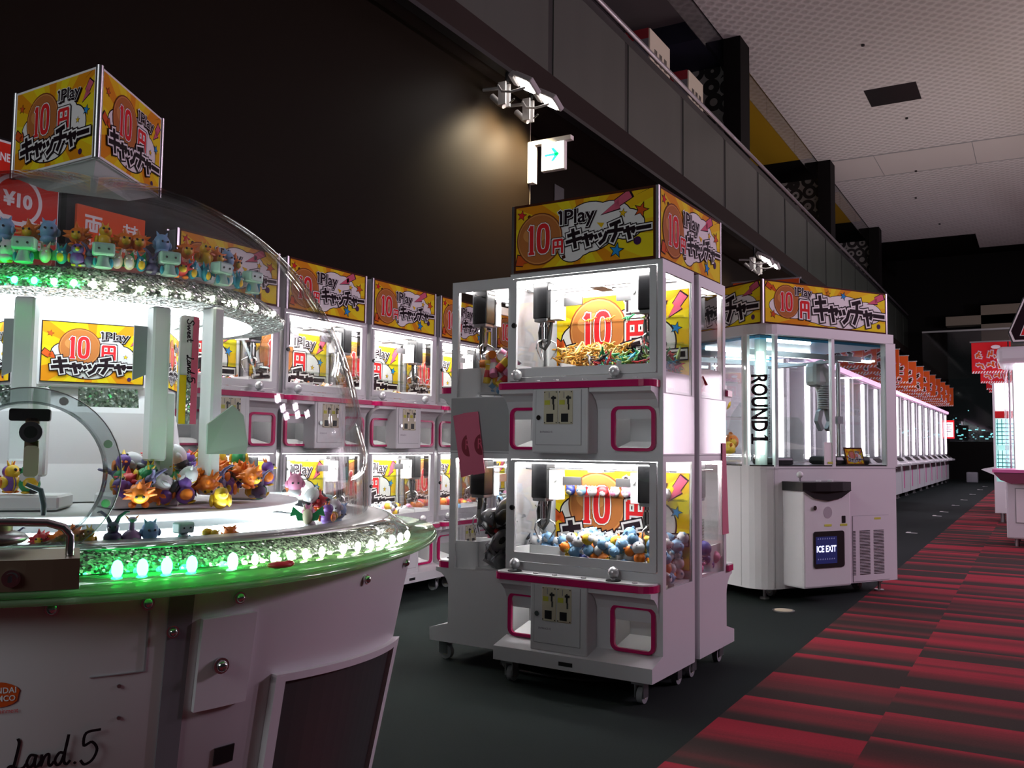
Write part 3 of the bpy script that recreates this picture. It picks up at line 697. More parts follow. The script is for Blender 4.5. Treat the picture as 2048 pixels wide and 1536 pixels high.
m = MB(); patch(m, -24.6, -21.9, .06, .86, 0, .004, MIDGREY, 2); m.build('corner_strip', DOME)['label'] = 'grey corner strip'
m = MB(); patch(m, -32.2, -26.6, .741, .7425, 0, .002, GREY, 4); patch(m, -26.75, -26.55, .741, .836, 0, .002, GREY, 1); m.build('hatch_seam', DOME)
m = MB(); patch(m, -20.8, -13.9, .662, .815, 0, .012, WHITE, 5); ap = m.build('access_plate', DOME)
m = MB(); p = Vector(cyl_pt(rbody(.735) * shb(R(-18.2)) + .012, -18.2, .735)); q_ = Vector(cyl_pt(.018, -18.2, 0)); m.cyl(p, p + q_ * .5, .013, CHROME, seg=16); m.ell(p + q_ * .5, (.010, .010, .010), CHROME); m.build('lock', ap)
m = MB(); patch(m, -17, -14.2, .557, .587, 0, .003, BLACK, 3); m.build('socket_opening', DOME)
top = lambda t: .695 - .0012 * (t + 10)
m = MB()
patch(m, -9.6, 38, lambda t: top(t) - .014, top, 0, .016, WHITE, 14); patch(m, -9.6, -7.9, .25, .69, 0, .016, WHITE, 2); patch(m, 31, 38, lambda t: .25, lambda t: top(t) - .012, 0, .016, WHITE, 3)
pw_ = m.build('prize_window_frame', DOME)
m = MB(); patch(m, -8, 31.2, lambda t: .25, lambda t: top(t) - .012, 0, .006, mat('smoked_window', (.05, .056, .055), .35, spec=.3), 12); m.build('window_pane', pw_)
for k, (a, z) in enumerate(((-26.9, .850), (-16.3, .842), (9.1, .828), (-24.0, .80), (30, .826), (-36, .852))):
    m = MB(); p = Vector(cyl_pt(rbody(z) * shb(R(a)), a, z)); n_ = Vector(cyl_pt(.012, a, 0)); m.cyl(p, p + n_ * .5, .010, CHROME, seg=12); m.ell(p + n_ * .5, (.008, .008, .008), CHROME); m.build('bolt', DOME)
for a, z in ((-29.2, .723), (-29.0, .672)):
    m = MB(); p = Vector(cyl_pt(rbody(z) * shb(R(a)), a, z)); m.cyl(p, p + Vector(cyl_pt(.003, a, 0)), .003, STEEL, seg=8); m.build('screw', DOME)
# lettering and emblem on the body
def smooth_strokes(art, curves, wd, ink, steps=5):
    for c in curves:
        for i in range(len(c) - 1):
            p0, p1, p2, p3 = c[max(i - 1, 0)], c[i], c[i + 1], c[min(i + 2, len(c) - 1)]; last = None
            for k in range(steps + 1):
                t = k / steps
                pt = tuple(.5 * (2 * p1[j] + (p2[j] - p0[j]) * t + (2 * p0[j] - 5 * p1[j] + 4 * p2[j] - p3[j]) * t * t + (3 * p1[j] - p0[j] - 3 * p2[j] + p3[j]) * t ** 3) for j in (0, 1))
                if last: art.seg(last, pt, wd, ink, wd * .3)
                last = pt
    art.up()
LAND5 = [[(.10, 1.0), (.13, .85), (.06, .45), (-.02, .12), (-.12, .02), (-.16, .10), (-.06, .14), (.10, .02), (.26, .06), (.33, .16)],
 [(.60, .42), (.46, .44), (.36, .22), (.42, .05), (.54, .14), (.62, .42), (.58, .12), (.66, .06), (.74, .20)], [(.78, .42), (.76, .08), (.86, .36), (.98, .42), (.98, .12), (1.04, .05), (1.12, .16)],
 [(1.42, .40), (1.28, .44), (1.16, .22), (1.22, .05), (1.34, .14), (1.46, .60), (1.52, 1.0), (1.44, .50), (1.42, .14), (1.50, .05), (1.58, .14)], [(1.72, .04), (1.74, .06)],
 [(2.42, 1.06), (2.02, 1.0), (1.97, .60), (2.20, .68), (2.36, .42), (2.24, .08), (2.02, -.04), (1.90, .10)]]
SWEET = [[(-2.55, .85), (-2.75, 1.02), (-2.95, .80), (-2.70, .5), (-2.62, .2), (-2.85, .02), (-3.05, .2)], [(-2.45, .45), (-2.38, .08), (-2.22, .4), (-2.12, .08), (-1.96, .48)],
 [(-1.85, .22), (-1.66, .32), (-1.74, .46), (-1.86, .25), (-1.76, .05), (-1.58, .12)], [(-1.50, .22), (-1.31, .32), (-1.39, .46), (-1.51, .25), (-1.41, .05), (-1.23, .12)], [(-1.05, .85), (-1.08, .2), (-.98, .05), (-.88, .12)], [(-1.2, .5), (-.88, .52)]]
m = MB(); fr = bodyframe(-39.2, .610, .001); A = Art(m, fr, (-.5, .5, -.1, .2), .0004)
s_ = .047; sc2 = lambda C: [[(x * s_ * 1.02, y * s_) for x, y in c] for c in C]
smooth_strokes(A, sc2(LAND5), .0042, 'blk'); m.build('lettering', DOME)['label'] = 'black handwritten style lettering'
m = MB(); fr = bodyframe(-40.6, .713, .001); A = Art(m, fr, (-.5, .5, -.1, .2), .0004)
A.poly([(.0 + .024 * math.cos(t * .3) * (1 + .12 * math.sin(t * 1.1)), .014 + .019 * math.sin(t * .3)) for t in range(21)], 'orr'); A.up()
put_text(A, 'BANDAI', -.019, .021, .016, .025, 'wht', .02); put_text(A, 'NAMCO', -.019, .020, .004, .013, 'wht', .02); put_text(A, 'Entertainment', -.020, .024, -.014, -.007, 'red'); m.build('emblem', DOME)
m = MB()
for a0, z0, c in ((36, .50, 'yel'), (36, .44, 'pnk')):
    patch(m, a0 + 4, a0 + 34, (lambda t: z0 + (t - 40) * .004), (lambda t: z0 + .055 + (t - 40) * .004), 0, .002, INK[c], 8)
m.build('coloured_stripe', DOME)
# clear shelf, glitter band, metal ring
for z0, z1, k in ((.868, .877, 1.0), (.879, .888, .996)):
    m = MB(); m.lathe([(.72, z0), (.861 * k, z0), (.864 * k, (z0 + z1) / 2), (.861 * k, z1), (.72, z1)], ACRYLG, 120, shape=shp); m.build('clear_shelf', DOME)
m = MB(); m.lathe([(.752, .889), (.748, .90), (.705, .924)], GLIT, 120); m.build('glitter_band', DOME)
m = MB(); m.lathe([(.770, .889), (.768, .902), (.722, .930), (.716, .930)], ACRYL, 120); m.build('clear_band_cover', DOME)
m = MB(); m.lathe([(.716, .922), (.716, .929), (.655, .932), (.655, .916), (.55, .912)], STEEL, 96); m.build('metal_ring', DOME)
def led(h, s): return mat('green_led_%d' % h, (.2, .9, .3), .5, emit=s, ecol=((.02, 1.0, .16), (.10, 1.0, .20), (.40, 1.0, .32), (.75, 1.0, .52), (.97, 1.0, .80))[h])
LA = [-29.7, -27, -24.3, -21.4, -16.3, -13.3, -10.6, -8, -5.5, -2.6, 1.7, 5, 8.5, 12, 15.5, 19, 23]
for i, a in enumerate(LA):
    h = 0 if a < -20 else 1 if a < -14 else 2 if a < -7 else 3 if a < 2 else 4
    m = MB(); m.ell(cyl_pt(.786, a, .899), ((.009, .009, .015) if h < 2 else (.006, .006, .010)), led(h, 42), 8, 5); m.build('led', DOME)
# dome
def superell(n=40):
    out = []
    for i in range(n + 1):
        t = PI / 2 * i / n; out.append((.668 * max(math.cos(t), 1e-4) ** (2 / 2.35), .928 + .772 * math.sin(t) ** (2 / 2.25)))
    return out
m = MB(); pr = superell(); m.lathe(pr[:-2], DOMEGL, 128); m.lathe([(r - .006, z - .004) for r, z in pr[:-2]], DOMEGL, 128); dm = m.build('clear_dome', DOME)
# round flange in the dome wall with lock plate
FA = R(-40.4); fc = Vector((.672 * math.cos(FA), .672 * math.sin(FA), 1.045)); fu = Vector((-math.sin(FA), math.cos(FA), 0)); fn = Vector((math.cos(FA), math.sin(FA), 0))
FF = lambda u, v, d: fc + fu * u + Vector((0, 0, v)) + fn * d
circ = lambda r, n=48: [(r * math.cos(2 * PI * i / n), r * math.sin(2 * PI * i / n)) for i in range(n)]
m = MB(); frame_ring(m, circ(.140), circ(.116), FF, 0, .008, glass('flange_acrylic', (.86, .90, .90), .22, .7, .08)); frame_ring(m, circ(.1405), circ(.139), FF, -.001, .010, STEEL); frame_ring(m, circ(.117), circ(.113), FF, -.02, .022, glass('flange_lip', (.72, .76, .76), .35, .6, .08)); fl = m.build('round_opening_flange', DOME)
for i in range(8):
    t = PI / 8 + i * PI / 4; m = MB(); p = FF(.128 * math.cos(t), .128 * math.sin(t), .008); m.cyl(p, p + fn * .006, .007, mat('bolt_white', (.6, .62, .62), .3, .3), seg=10); m.build('bolt', fl)
m = MB(); m.prism(rrect(-.03, .03, .085, .105, .004), FF, .0, .012, BLACK); m.prism(rrect(-.006, .014, .02, .09, .004), FF, .004, .012, BRASS); lk = m.build('lock_plate', fl)
m = MB(); p = FF(.004, .067, .012); m.cyl(p, p + fn * .010, .017, CHROME, seg=20); m.cyl(p + fn * .010, p + fn * .011, .010, BLACK, seg=14); m.build('lock', lk)
m = MB(); m.prism(rrect(-.006, .016, -.005, .045, .006), FF, .010, .014, mat('pinkish_tag', (.5, .33, .31), .4)); m.build('lock_tag', lk)
m = MB(); m.tube([FF(-.01, -.02, -.05), FF(.012, -.03, -.05), FF(.018, -.055, -.05), FF(.018, -.072, -.05)], [.004, .005, .005, .004], mat('dark_teal_rubber', (.06, .09, .10), .5), 8); m.build('hook', fl)
# inner floor, turntable, blocks, centre column
m = MB(); m.lathe([(.655, .912), (.60, .905), (.50, .90), (.02, .90)], WHITE2, 80); m.build('inner_floor', DOME)
m = MB(); m.lathe([(.48, .945), (.50, .955), (.50, .962), (.02, .975)], WHITE2, 80); tt = m.build('turntable', DOME)
def rot_box(mb, deg, r, wx, wy, z0, z1, mm, rr=.004):
    M = Matrix.Rotation(R(deg + 90), 4, 'Z') @ Matrix.Translation((0, -r, 0)); mb.rbox(-wx / 2, wx / 2, -wy / 2, wy / 2, z0, z1, mm, rr, 1, M)
for a in (-38, -8, 50, 110, 170, 230):
    m = MB(); rot_box(m, a - 9, .37, .13, .11, .968, .995, WHITE2); m.build('block', tt)
m = MB(); m.lathe([(.30, .972), (.26, 1.05), (.24, 1.16), (.215, 1.20), (.215, 1.40)], WHITE2, 5, a0=R(-28 + 36), a1=R(-28 + 36 + 360), smooth=False); cc = m.build('centre_column', DOME)
for k in range(5):
    a = R(-28 + 72 * k); un = Vector((math.cos(a), math.sin(a), 0)); ut = Vector((-math.sin(a), math.cos(a), 0))
    board('poster', .205, .130, 'B', lambda u, v, d: un * (.1985 + d) + ut * (u - .1025) + Vector((0, 0, 1.222 + v)), .003, cc, INK['blk'], border=.002)
    m = MB(); rot_box(m, math.degrees(a), .186, .215, .018, 1.213, 1.36, WHITE2); m.build('poster_holder', cc)
m = MB(); m.lathe([(.40, 1.165), (.392, 1.203)], GLIT, 12, a0=R(-35), a1=R(-19)); m.lathe([(.40, 1.165), (.392, 1.203)], GLIT, 12, a0=R(-62), a1=R(-42)); m.build('glitter_strip', cc)
for a in (-15, -48, 150, 215):
    m = MB(); rot_box(m, a, .415, .036, .035, 1.06, 1.37, WHITE2); rot_box(m, a + 3.5, .40, .034, .03, 1.03, 1.20, WHITE2); m.build('scoop_arm', DOME)
    m = MB(); p = Vector(cyl_pt(.415, a, 1.22)); m.prism([(-.03, 1.22), (.012, 1.24), (.02, 1.30), (.0, 1.33), (-.03, 1.33)], lambda u, v, d: Vector(cyl_pt(.40 + d, a - 2 + u * 140, v)), 0, .004, GREY); m.build('arm_cover', DOME)
# pillar, banner, fan plate
m = MB(); rot_box(m, -0.5, .44, .028, .04, .99, 1.38, WHITE2); m.build('pillar', DOME)
def banner_frame(u, v, d): return Vector(cyl_pt(.445 + d, -10.8 + u / .445 * 57.3, 1.134 + v))
m = MB(); m.prism(rrect(0, .042, 0, .222, .008), banner_frame, -.006, 0, mat('banner_white', (.75, .72, .72), .3))
A = Art(m, banner_frame, (.001, .041, .001, .221), .0005); A.poly([(.022, 0), (.042, 0), (.042, .222), (.028, .222)], 'pnk'); A.poly([(0, 0), (.016, 0), (.016, .10), (0, .10)], 'yel'); A.up()
A.poly([(.016, 0), (.026, 0), (.026, .10), (.016, .10)], GLIT); A.up()
SL = [[((x + 3.1) * .0215, y * .016) for x, y in c] for c in SWEET] + [[((x + 3.1) * .0215 + .012, y * .016) for x, y in c] for c in LAND5]
smooth_strokes(A, [[(.012 + y, .215 - x) for x, y in c] for c in SL], .0026, 'blk', 3); m.build('banner', DOME)
m = MB(); m.prism([(0, 0), (.10, .0), (.105, .02), (.09, .08), (.06, .10), (0, .06)], lambda u, v, d: Vector(cyl_pt(.50 + d, -7.0 + u * 114, 1.075 + v)), 0, .004, mat('greenish_plate', (.42, .52, .47), .25)); m.build('fan_plate', DOME)
# canopy with lights
m = MB(); m.lathe([(.455, 1.385), (.458, 1.395), (.415, 1.433)], GLIT, 96); m.build('canopy_band', DOME)
m = MB(); m.lathe([(.415, 1.433), (.40, 1.436), (.398, 1.481), (.02, 1.481)], ACRYL, 64); m.build('canopy_top', DOME)
m = MB(); m.lathe([(.455, 1.385), (.38, 1.378)], GLIT, 96); m.lathe([(.285, 1.395), (.02, 1.395)], GLIT, 48); m.lathe([(.38, 1.378), (.375, 1.40), (.285, 1.40), (.285, 1.392)], WHITE2, 64); m.build('canopy_underside', DOME)
m = MB(); m.tube([cyl_pt(.333, 360 * i / 64, 1.383) for i in range(64)], .013, mat('canopy_tube', (1, 1, 1), .5, emit=15, ecol=(.86, .97, 1.0)), 8, True); m.tube([cyl_pt(.20, 360 * i / 40, 1.386) for i in range(40)], .011, mat('dim_ring_tube', (1, 1, 1), .5, emit=3, ecol=(.85, 1, 1)), 8, True); m.build('ring_lamp', DOME)
m = MB(); m.tube([cyl_pt(.525, 360 * i / 64, .924) for i in range(64)], .011, LED_C, 6, True); m.build('ring_lamp', DOME)
for i in range(9):
    a = -62 + i * 4.2; h = 0 if a < -33 else 4
    m = MB(); m.ell(cyl_pt(.458, a, 1.396), (.006, .006, .007), led(0 if a < -44 else 1, 14) if a < -36 else led(4, 40), 8, 5); m.build('led', DOME)
for a in (-22, -16, -10, -3, 5, 14, 25):
    m = MB(); m.ell(cyl_pt(.458, a, 1.396), (.005, .005, .006), led(4, 40), 8, 5); m.build('led', DOME)
# coin box and handle
m = MB()
rings = []
for i in range(13):
    t = -33.7 - 26 * i / 12; k = shp(R(t)); rings.append([cyl_pt(.76 * k, t, .889), cyl_pt(.858 * k, t, .889), cyl_pt(.858 * k, t, .932), cyl_pt(.76 * k, t, .936)])
m.ring(rings, BRASS, False); bx = m.build('coin_box', DOME); bx['label'] = 'bronze coin box'
m = MB(); p = Vector(cyl_pt(.858 * shp(R(-39.1)), -39.1, .908)); n_ = Vector(cyl_pt(1, -39.1, 0)); m.cyl(p, p + n_ * .006, .012, CHROME, seg=20); m.cyl(p + n_ * .006, p + n_ * .012, .008, CHROME, seg=16); m.box(p.x + .011, p.x + .013, p.y - .012, p.y - .008, p.z - .004, p.z + .004, BLACK); m.build('lock', bx)
m = MB(); hp = [(.83, -34.6, .934), (.83, -34.6, .962), (.83, -35.2, .974), (.83, -36.6, .981), (.83, -40, .983), (.83, -46, .983), (.83, -52, .983), (.83, -53.5, .975), (.83, -54, .934)]
m.tube([cyl_pt(r * shp(R(a)), a, z) for r, a, z in hp], .006, CHROME, 10); m.build('handle', bx)
m = MB(); m.ell(cyl_pt(.81, -41.5, .955), (.042, .042, .012), STEEL, 20, 6); m.cyl(cyl_pt(.81, -41.5, .96), cyl_pt(.81, -41.5, .978), .02, BRASS, seg=14); m.build('scoop_dial', bx)
# three-sided sign on the dome
SG = thing('triangular_sign', 'dark three-sided ten yen sign on top of the clear dome', 'sign', DC + Vector((0, 0, 1.695)))
h_, w_ = .207, .325
rad = w_ / math.sqrt(3); phi = R(-31.4)
V = [Vector((rad * math.cos(phi + 2 * PI * k / 3), rad * math.sin(phi + 2 * PI * k / 3), .024)) for k in range(3)]
m = MB(); m.ring([[v * 1.0 for v in V], [v + Vector((0, 0, h_)) for v in V]], WHITE2, False)
for v in V: m.cyl(v, v + Vector((0, 0, h_)), .008, STEEL, seg=10)
m.ring([[Vector((v.x * .55, v.y * .55, -.004)) for v in V], [Vector((v.x * .98, v.y * .98, .026)) for v in V]], WHITE2, False)
m.build('sign_core', SG)
for k in range(3):
    a, b = V[k], V[(k + 1) % 3]; e = (b - a).normalized(); n_ = e.cross(Vector((0, 0, 1)))
    a2 = a + e * .006; ww = w_ - .012
    board('sign_board', ww, h_ - .004, 'B', lambda u, v, d: a2 + e * u + n_ * (d + .004) + Vector((0, 0, v + .002)), .003, SG, INK['wht'], border=.005)
# toys in and on the dome machine
def toy(kind, c1, c2, c3):
    m = MB()
    if kind == 'ghost':
        m.ell((0, 0, .55), (.34, .32, .42), c1, 12, 9); m.ell((0, -.05, .18), (.30, .28, .2), c2, 10, 6)
        for s in (-1, 1): m.ell((s * .34, -.02, .5), (.10, .1, .16), c1, 7, 5); m.ell((s * .12, -.31, .62), .05, BLK, 6, 4); m.ell((s * .16, -.05, .06), (.12, .16, .08), c3, 7, 5); m.cyl((s * .15, 0, .88), (s * .24, 0, 1.06), .08, c1, .01, 8)
    elif kind == 'spiky':
        m.ell((0, 0, .45), .34, c1, 12, 9); q = random.Random(4)
        for i in range(16):
            d = Vector((q.uniform(-1, 1), q.uniform(-.4, 1), q.uniform(-.4, 1))).normalized(); m.cyl(Vector((0, 0, .45)) + d * .28, Vector((0, 0, .45)) + d * .56, .12, c1, .01, 7)
        m.ell((0, -.24, .42), (.2, .16, .18), c2, 9, 6)
        for s in (-1, 1): m.ell((s * .11, -.36, .52), .05, BLK, 6, 4); m.ell((s * .2, -.05, .07), (.14, .2, .08), c3, 7, 5)
    elif kind == 'bird':
        m.ell((0, 0, .32), (.30, .34, .32), c1, 12, 8); m.ell((0, -.08, .72), (.25, .24, .24), c1, 10, 8); m.cyl((0, -.28, .70), (0, -.48, .66), .10, c2, .015, 8)
        for s in (-1, 1): m.ell((s * .30, .05, .36), (.09, .24, .2), c3, 8, 5); m.ell((s * .1, -.28, .80), .055, BLK, 6, 4); m.ell((s * .13, -.1, .04), (.1, .16, .05), c2, 7, 4); m.cyl((s * .06, 0, .92), (s * .12, .05, 1.1), .05, c3, .01, 6)
    elif kind == 'block':
        m.cyl((0, 0, 0), (0, 0, .5), .34, c1, .20, 10); m.rbox(-.42, .42, -.30, .30, .48, 1.0, c1, .09, 2)
        for s in (-1, 1): m.ell((s * .3, -.08, .2), (.09, .1, .2), c2, 7, 5); m.ell((s * .18, -.31, .74), .05, BLK, 6, 4)
    elif kind == 'horned':
        m.ell((0, 0, .24), (.30, .27, .26), c1, 10, 7); m.ell((0, -.02, .58), (.19, .18, .2), c1, 10, 7)
        for s in (-1, 1): m.tube([(s * .08, 0, .72), (s * .17, 0, .92), (s * .36, 0, 1.08), (s * .46, 0, 1.06)], [.08, .06, .045, .02], c1, 7); m.ell((s * .22, -.14, .06), (.13, .18, .07), c2, 7, 4); m.ell((s * .08, -.17, .62), .04, BLK, 6, 4)
    elif kind == 'neck':
        m.ell((0, 0, .28), (.34, .32, .30), c1, 12, 8); m.cyl((0, 0, .5), (0, 0, .84), .11, c1, .08, 9); m.ell((0, -.04, .92), (.16, .2, .1), c1, 9, 6); m.cyl((-.12, 0, .95), (-.22, 0, 1.06), .04, c2, .01, 6); m.cyl((.12, 0, .95), (.22, 0, 1.06), .04, c2, .01, 6)
    elif kind == 'bat':
        m.ell((0, 0, .40), (.24, .22, .34), c1, 10, 8); m.ell((0, -.1, .34), (.17, .16, .22), c2, 8, 6)
        for s in (-1, 1): m.prism([(s * .15, .45), (s * .62, .85), (s * .72, .4), (s * .5, .46), (s * .42, .22), (s * .2, .2)], lambda u, v, d: (u, d, v), .02, .08, c3); m.cyl((s * .1, 0, .68), (s * .18, 0, .96), .08, c1, .01, 7); m.ell((s * .09, -.2, .54), .045, WHT, 6, 4)
    return m.mesh('toy_creature')
T = {'ghost': toy('ghost', BLU, BLU, WHT), 'orange': toy('spiky', ORG, YEL, ORG), 'yellow': toy('bird', YEL, ORG, YEL), 'mint': toy('block', MINT, TEAL, MINT), 'teal': toy('bat', TEAL, YEL, TEAL), 'horned': toy('horned', mat('vinyl_slate', (.10, .09, .20), .45), GRY, GRY),
 'neck': toy('neck', mat('vinyl_lilac', (.45, .28, .50), .45), ORG, ORG), 'panda': toy('ghost', WHT, BLK, BLK), 'purple': toy('bird', PURP, YEL, ORG), 'green': toy('bird', GRN, YEL, YEL), 'white': toy('ghost', WHT, WHT, YEL), 'red': toy('spiky', RED_, YEL, ORG), 'cream': toy('bat', mat('vinyl_cream', (.75, .70, .48), .45), WHT, GRN), 'dark': toy('spiky', BLK, RED_, PURP), 'pink': toy('ghost', PINK, WHT, PINK)}
TN = {'ghost': 'pale blue', 'orange': 'spiky orange', 'yellow': 'yellow bird-like', 'mint': 'mint block-headed', 'teal': 'teal winged', 'horned': 'slate long-horned', 'neck': 'lilac long-necked', 'panda': 'white and black', 'purple': 'purple', 'green': 'green and yellow', 'white': 'white', 'red': 'spiky red', 'cream': 'cream winged', 'dark': 'black and red', 'pink': 'pink'}
def put_toy(k, a, r, z, s, where, grp, turn=0, tilt=0):
    o = link('toy_creature', T[k]); o.matrix_world = Matrix.Translation(DC + Vector(cyl_pt(r, a, z))) @ Matrix.Rotation(R(a + 90 + turn), 4, 'Z') @ Matrix.Rotation(tilt, 4, 'X') @ Matrix.Scale(s, 4)
    return tag(o, TN[k] + ' toy figure ' + where, 'toy', TN[k] + ' toys ' + grp)
top1 = [('yellow', -68), ('mint', -62), ('teal', -57.5), ('white', -53), ('mint', -48.5), ('cream', -44), ('teal', -40.2), ('purple', -36.5), ('horned', -33.6), ('mint', -30.5), ('cream', -27), ('cream', -24), ('teal', -21), ('horned', -18), ('mint', -14), ('red', -10), ('teal', -6.5), ('teal', -2), ('mint', 2.5), ('cream', 6.5), ('teal', 11), ('mint', 16.5), ('teal', 22)]
for k, a in top1: put_toy(k, a, .425 if k != 'mint' else .435, 1.433, .046 if k != 'mint' else .048, 'standing along the rim of the lit canopy', 'on the canopy rim', rnd.uniform(-15, 15))
top2 = [('dark', -66), ('orange', -62), ('ghost', -57), ('orange', -50), ('ghost', -45), ('orange', -37), ('yellow', -29.5), ('orange', -24), ('orange', -20), ('ghost', -12.5), ('orange', -4), ('yellow', 3.5), ('orange', 9), ('ghost', 15), ('orange', 19)]
for k, a in top2: put_toy(k, a, .375, 1.481, .050, 'standing in the raised row on the lit canopy', 'on the canopy', rnd.uniform(-15, 15))
ring = [('panda', -45, .042), ('horned', -42.3, .034), ('red', -38.9, .036), ('orange', -36.1, .04), ('orange', -34.6, .044), ('yellow', -32.3, .036), ('horned', -29.0, .056), ('neck', -26.3, .050), ('ghost', -23.6, .044), ('mint', -18.4, .038)]
for k, a, s in ring: put_toy(k, a, .640, .918, s, 'standing on the metal ring behind the front of the dome', 'on the metal ring', rnd.uniform(-20, 20))
q = random.Random(11)
for i in range(66):
    k = q.choice(['yellow', 'green', 'purple', 'dark', 'red', 'orange', 'panda', 'horned', 'green', 'purple', 'orange'])
    u = q.random(); a = -23 + 50 * u; r = .33 + .14 * q.random(); lay = i // 24
    put_toy(k, a + lay * 1.5, r - lay * .015, .975 + .026 * lay + (.018 if r < .42 else 0), .058, 'in the toy heap lying on the turntable', 'in the turntable heap', q.uniform(0, 360), q.uniform(-1.4, 1.4))
for i in range(5): put_toy(['red', 'yellow', 'panda', 'purple', 'green'][i], -58 + 6 * i - (0 if i < 3 else 12), .40 - .02 * (i % 2), .998, .056, 'on the turntable block behind the round flange', 'behind the flange', i * 70)
for i, (k, a, r, z, s, t) in enumerate((('pink', 14, .60, .918, .05, 0), ('panda', 16, .58, .96, .05, .5), ('red', 18, .60, .955, .045, 0), ('purple', 21, .61, .918, .05, 0), ('cream', 12, .61, .925, .05, .4), ('dark', 24, .58, .95, .05, 0), ('orange', 22, .58, .945, .045, .3), ('green', 26, .60, .918, .05, 0), ('mint', 30, .57, .93, .05, 0), ('white', 27, .61, .935, .045, .5), ('pink', 17, .55, .985, .05, .2), ('ghost', 29, .60, .92, .05, .6))):
    put_toy(k, a, r, z, s, 'in the small heap at the far dome ring', 'in the small heap', 30 * i, t)
for k, a, r, s in (('yellow', -13.5, .60, .034), ('orange', -9.5, .60, .034)): put_toy(k, a, r, .925, s, 'lying alone in the white chute inside the dome', 'in the chute', 40, 1.3)
m = MB(); m.ell((0, 0, 0), (.022, .012, .006), RED_, 12, 6); m.ell((.016, .002, .001), (.010, .008, .006), RED_, 8, 5); o = m.build('toy_bean', None, DC + Vector(cyl_pt(.845, -12.5, .8945)), R(60)); tag(o, 'flat red toy lying on the clear green shelf of the dome machine', 'toy')

# ------------------------------------------------------------------ ice machine at the end of the carpet
IA = R(57.604)
ICE = thing('ice_prize_machine', 'large white windowed ice prize machine with a black-topped control cabinet', 'prize machine', (-.976, 7.669, 0), IA)
def arc(cx, cy_, r, a0, a1, n=5): return [(cx + r * math.cos(R(a0 + (a1 - a0) * i / n)), cy_ + r * math.sin(R(a0 + (a1 - a0) * i / n))) for i in range(n + 1)]
plan = [(0, 1.40), (0, .02), (-.02, 0)] + arc(-1.24, .17, .17, 270, 180, 6) + [(-1.41, 1.40)]
PZ = lambda u, v, d: (u, v, d)
m = MB(); m.prism(plan, PZ, .09, .965, WHITE); m.build('cabinet', ICE)
m = MB(); m.prism([(x * .985 - .01, y * .985 + .01) for x, y in plan], PZ, .965, .975, BLACK); m.build('prize_floor', ICE)
m = MB(); m.prism(plan, PZ, 1.925, 2.0, WHITE); m.build('top_frame', ICE)
for x0, x1, y0, y1 in ((-.11, 0, 0, .05), (-.695, -.665, .0, .03), (-1.265, -1.235, .0, .03), (-1.41, -1.385, .13, .19), (-1.41, -1.385, 1.34, 1.40), (-.05, 0, 1.35, 1.40), (-.72, -.68, 1.37, 1.40)):
    MB().box(x0, x1, y0, y1, .965, 1.93, WHITE).build('window_post', ICE)
for x0, x1 in ((-1.237, -.693), (-.667, -.11)): MB().box(x0, x1, .012, .016, .97, 1.93, GLASS).build('glass_pane', ICE)
MB().box(-1.40, -1.396, .19, 1.34, .97, 1.93, GLASS).build('glass_pane', ICE); MB().box(-1.385, -.05, 1.385, 1.389, .97, 1.93, GLASS).build('glass_pane', ICE); MB().box(-.012, -.008, .05, 1.35, .97, 1.93, GLASS).build('glass_pane', ICE)
# lit corner column
m = MB(); m.lathe([(.06, .975), (.06, 1.915)], mat('column_back', (.55, .62, .60), .4), 10, R(180), R(270), (-1.24, .17)); col = m.build('corner_column', ICE)
m = MB(); t225 = R(225); m.cyl((-1.24 + .12 * math.cos(t225), .17 + .12 * math.sin(t225), 1.05), (-1.24 + .12 * math.cos(t225), .17 + .12 * math.sin(t225), 1.80),   .026, mat('column_tube', (1, 1, 1), .5, emit=11, ecol=(.86, 1.0, .95)), seg=12); m.build('lamp', col)
def colf(u, v, d): t = t225 + u / .172; return (-1.24 + (.172 + d) * math.cos(t), .17 + (.172 + d) * math.sin(t), v)
m = MB(); m.lathe([(.172, .975), (.172, 1.915)], glass('column_cover', (.80, .90, .87), .08, .7, .05), 10, R(180), R(270), (-1.24, .17))
A = Art(m, colf, (-.2, .2, .9, 2.0), .0008)
rm = lambda x, y: (y - .03, 2.76 - x); put_text(A, 'ROUND', 1.13, 1.545, -.035, .085, 'blk', .03, map2=rm); [A.poly([rm(x, y) for x, y in q4], 'blk') for q4 in ([(1.585, -.035), (1.61, -.035), (1.61, .085), (1.585, .085)], [(1.56, .05), (1.585, .06), (1.585, .085)], [(1.56, -.035), (1.635, -.035), (1.635, -.02), (1.56, -.02)])]; A.up(); put_text(A, 'SPORTS ENTERTAINMENT', 1.13, 1.63, -.05, -.038, 'blk', .0, map2=lambda x, y: (-y + .02, 2.76 - x)); m.build('lettered_cover', col)
# interior
m = MB(); m.box(-1.36, -.06, .06, 1.34, 1.90, 1.92, mat('blue_ceiling', (.05, .33, .60), .3)); m.box(-1.30, -.10, .25, .27, 1.80, 1.84, GREY); m.box(-1.30, -.10, .95, .97, 1.80, 1.84, GREY); m.box(-.42, -.36, .25, .97, 1.78, 1.80, GREY); m.build('gantry', ICE)
for x0, x1, y, z in ((-1.22, -.80, .10, 1.885), (-.62, -.14, .75, 1.865), (-1.22, -.70, .80, 1.885), (-.62, -.14, 1.25, 1.865)):
    MB().rbox(x0, x1, y, y + .035, z, z + .025, LED_C, .005, 1).build('lamp', ICE)
m = MB(); m.rbox(-.44, -.30, .40, .54, 1.60, 1.80, mat('arm_grey', (.42, .44, .42), .4), .04, 2)
m.tube([(-.37, .47, 1.78), (-.30, .47, 1.70), (-.28, .47, 1.55), (-.29, .47, 1.42)], [.07, .09, .06, .05], mat('arm_grey', (.42, .44, .42), .4), 12)
arm = m.build('claw_arm', ICE)
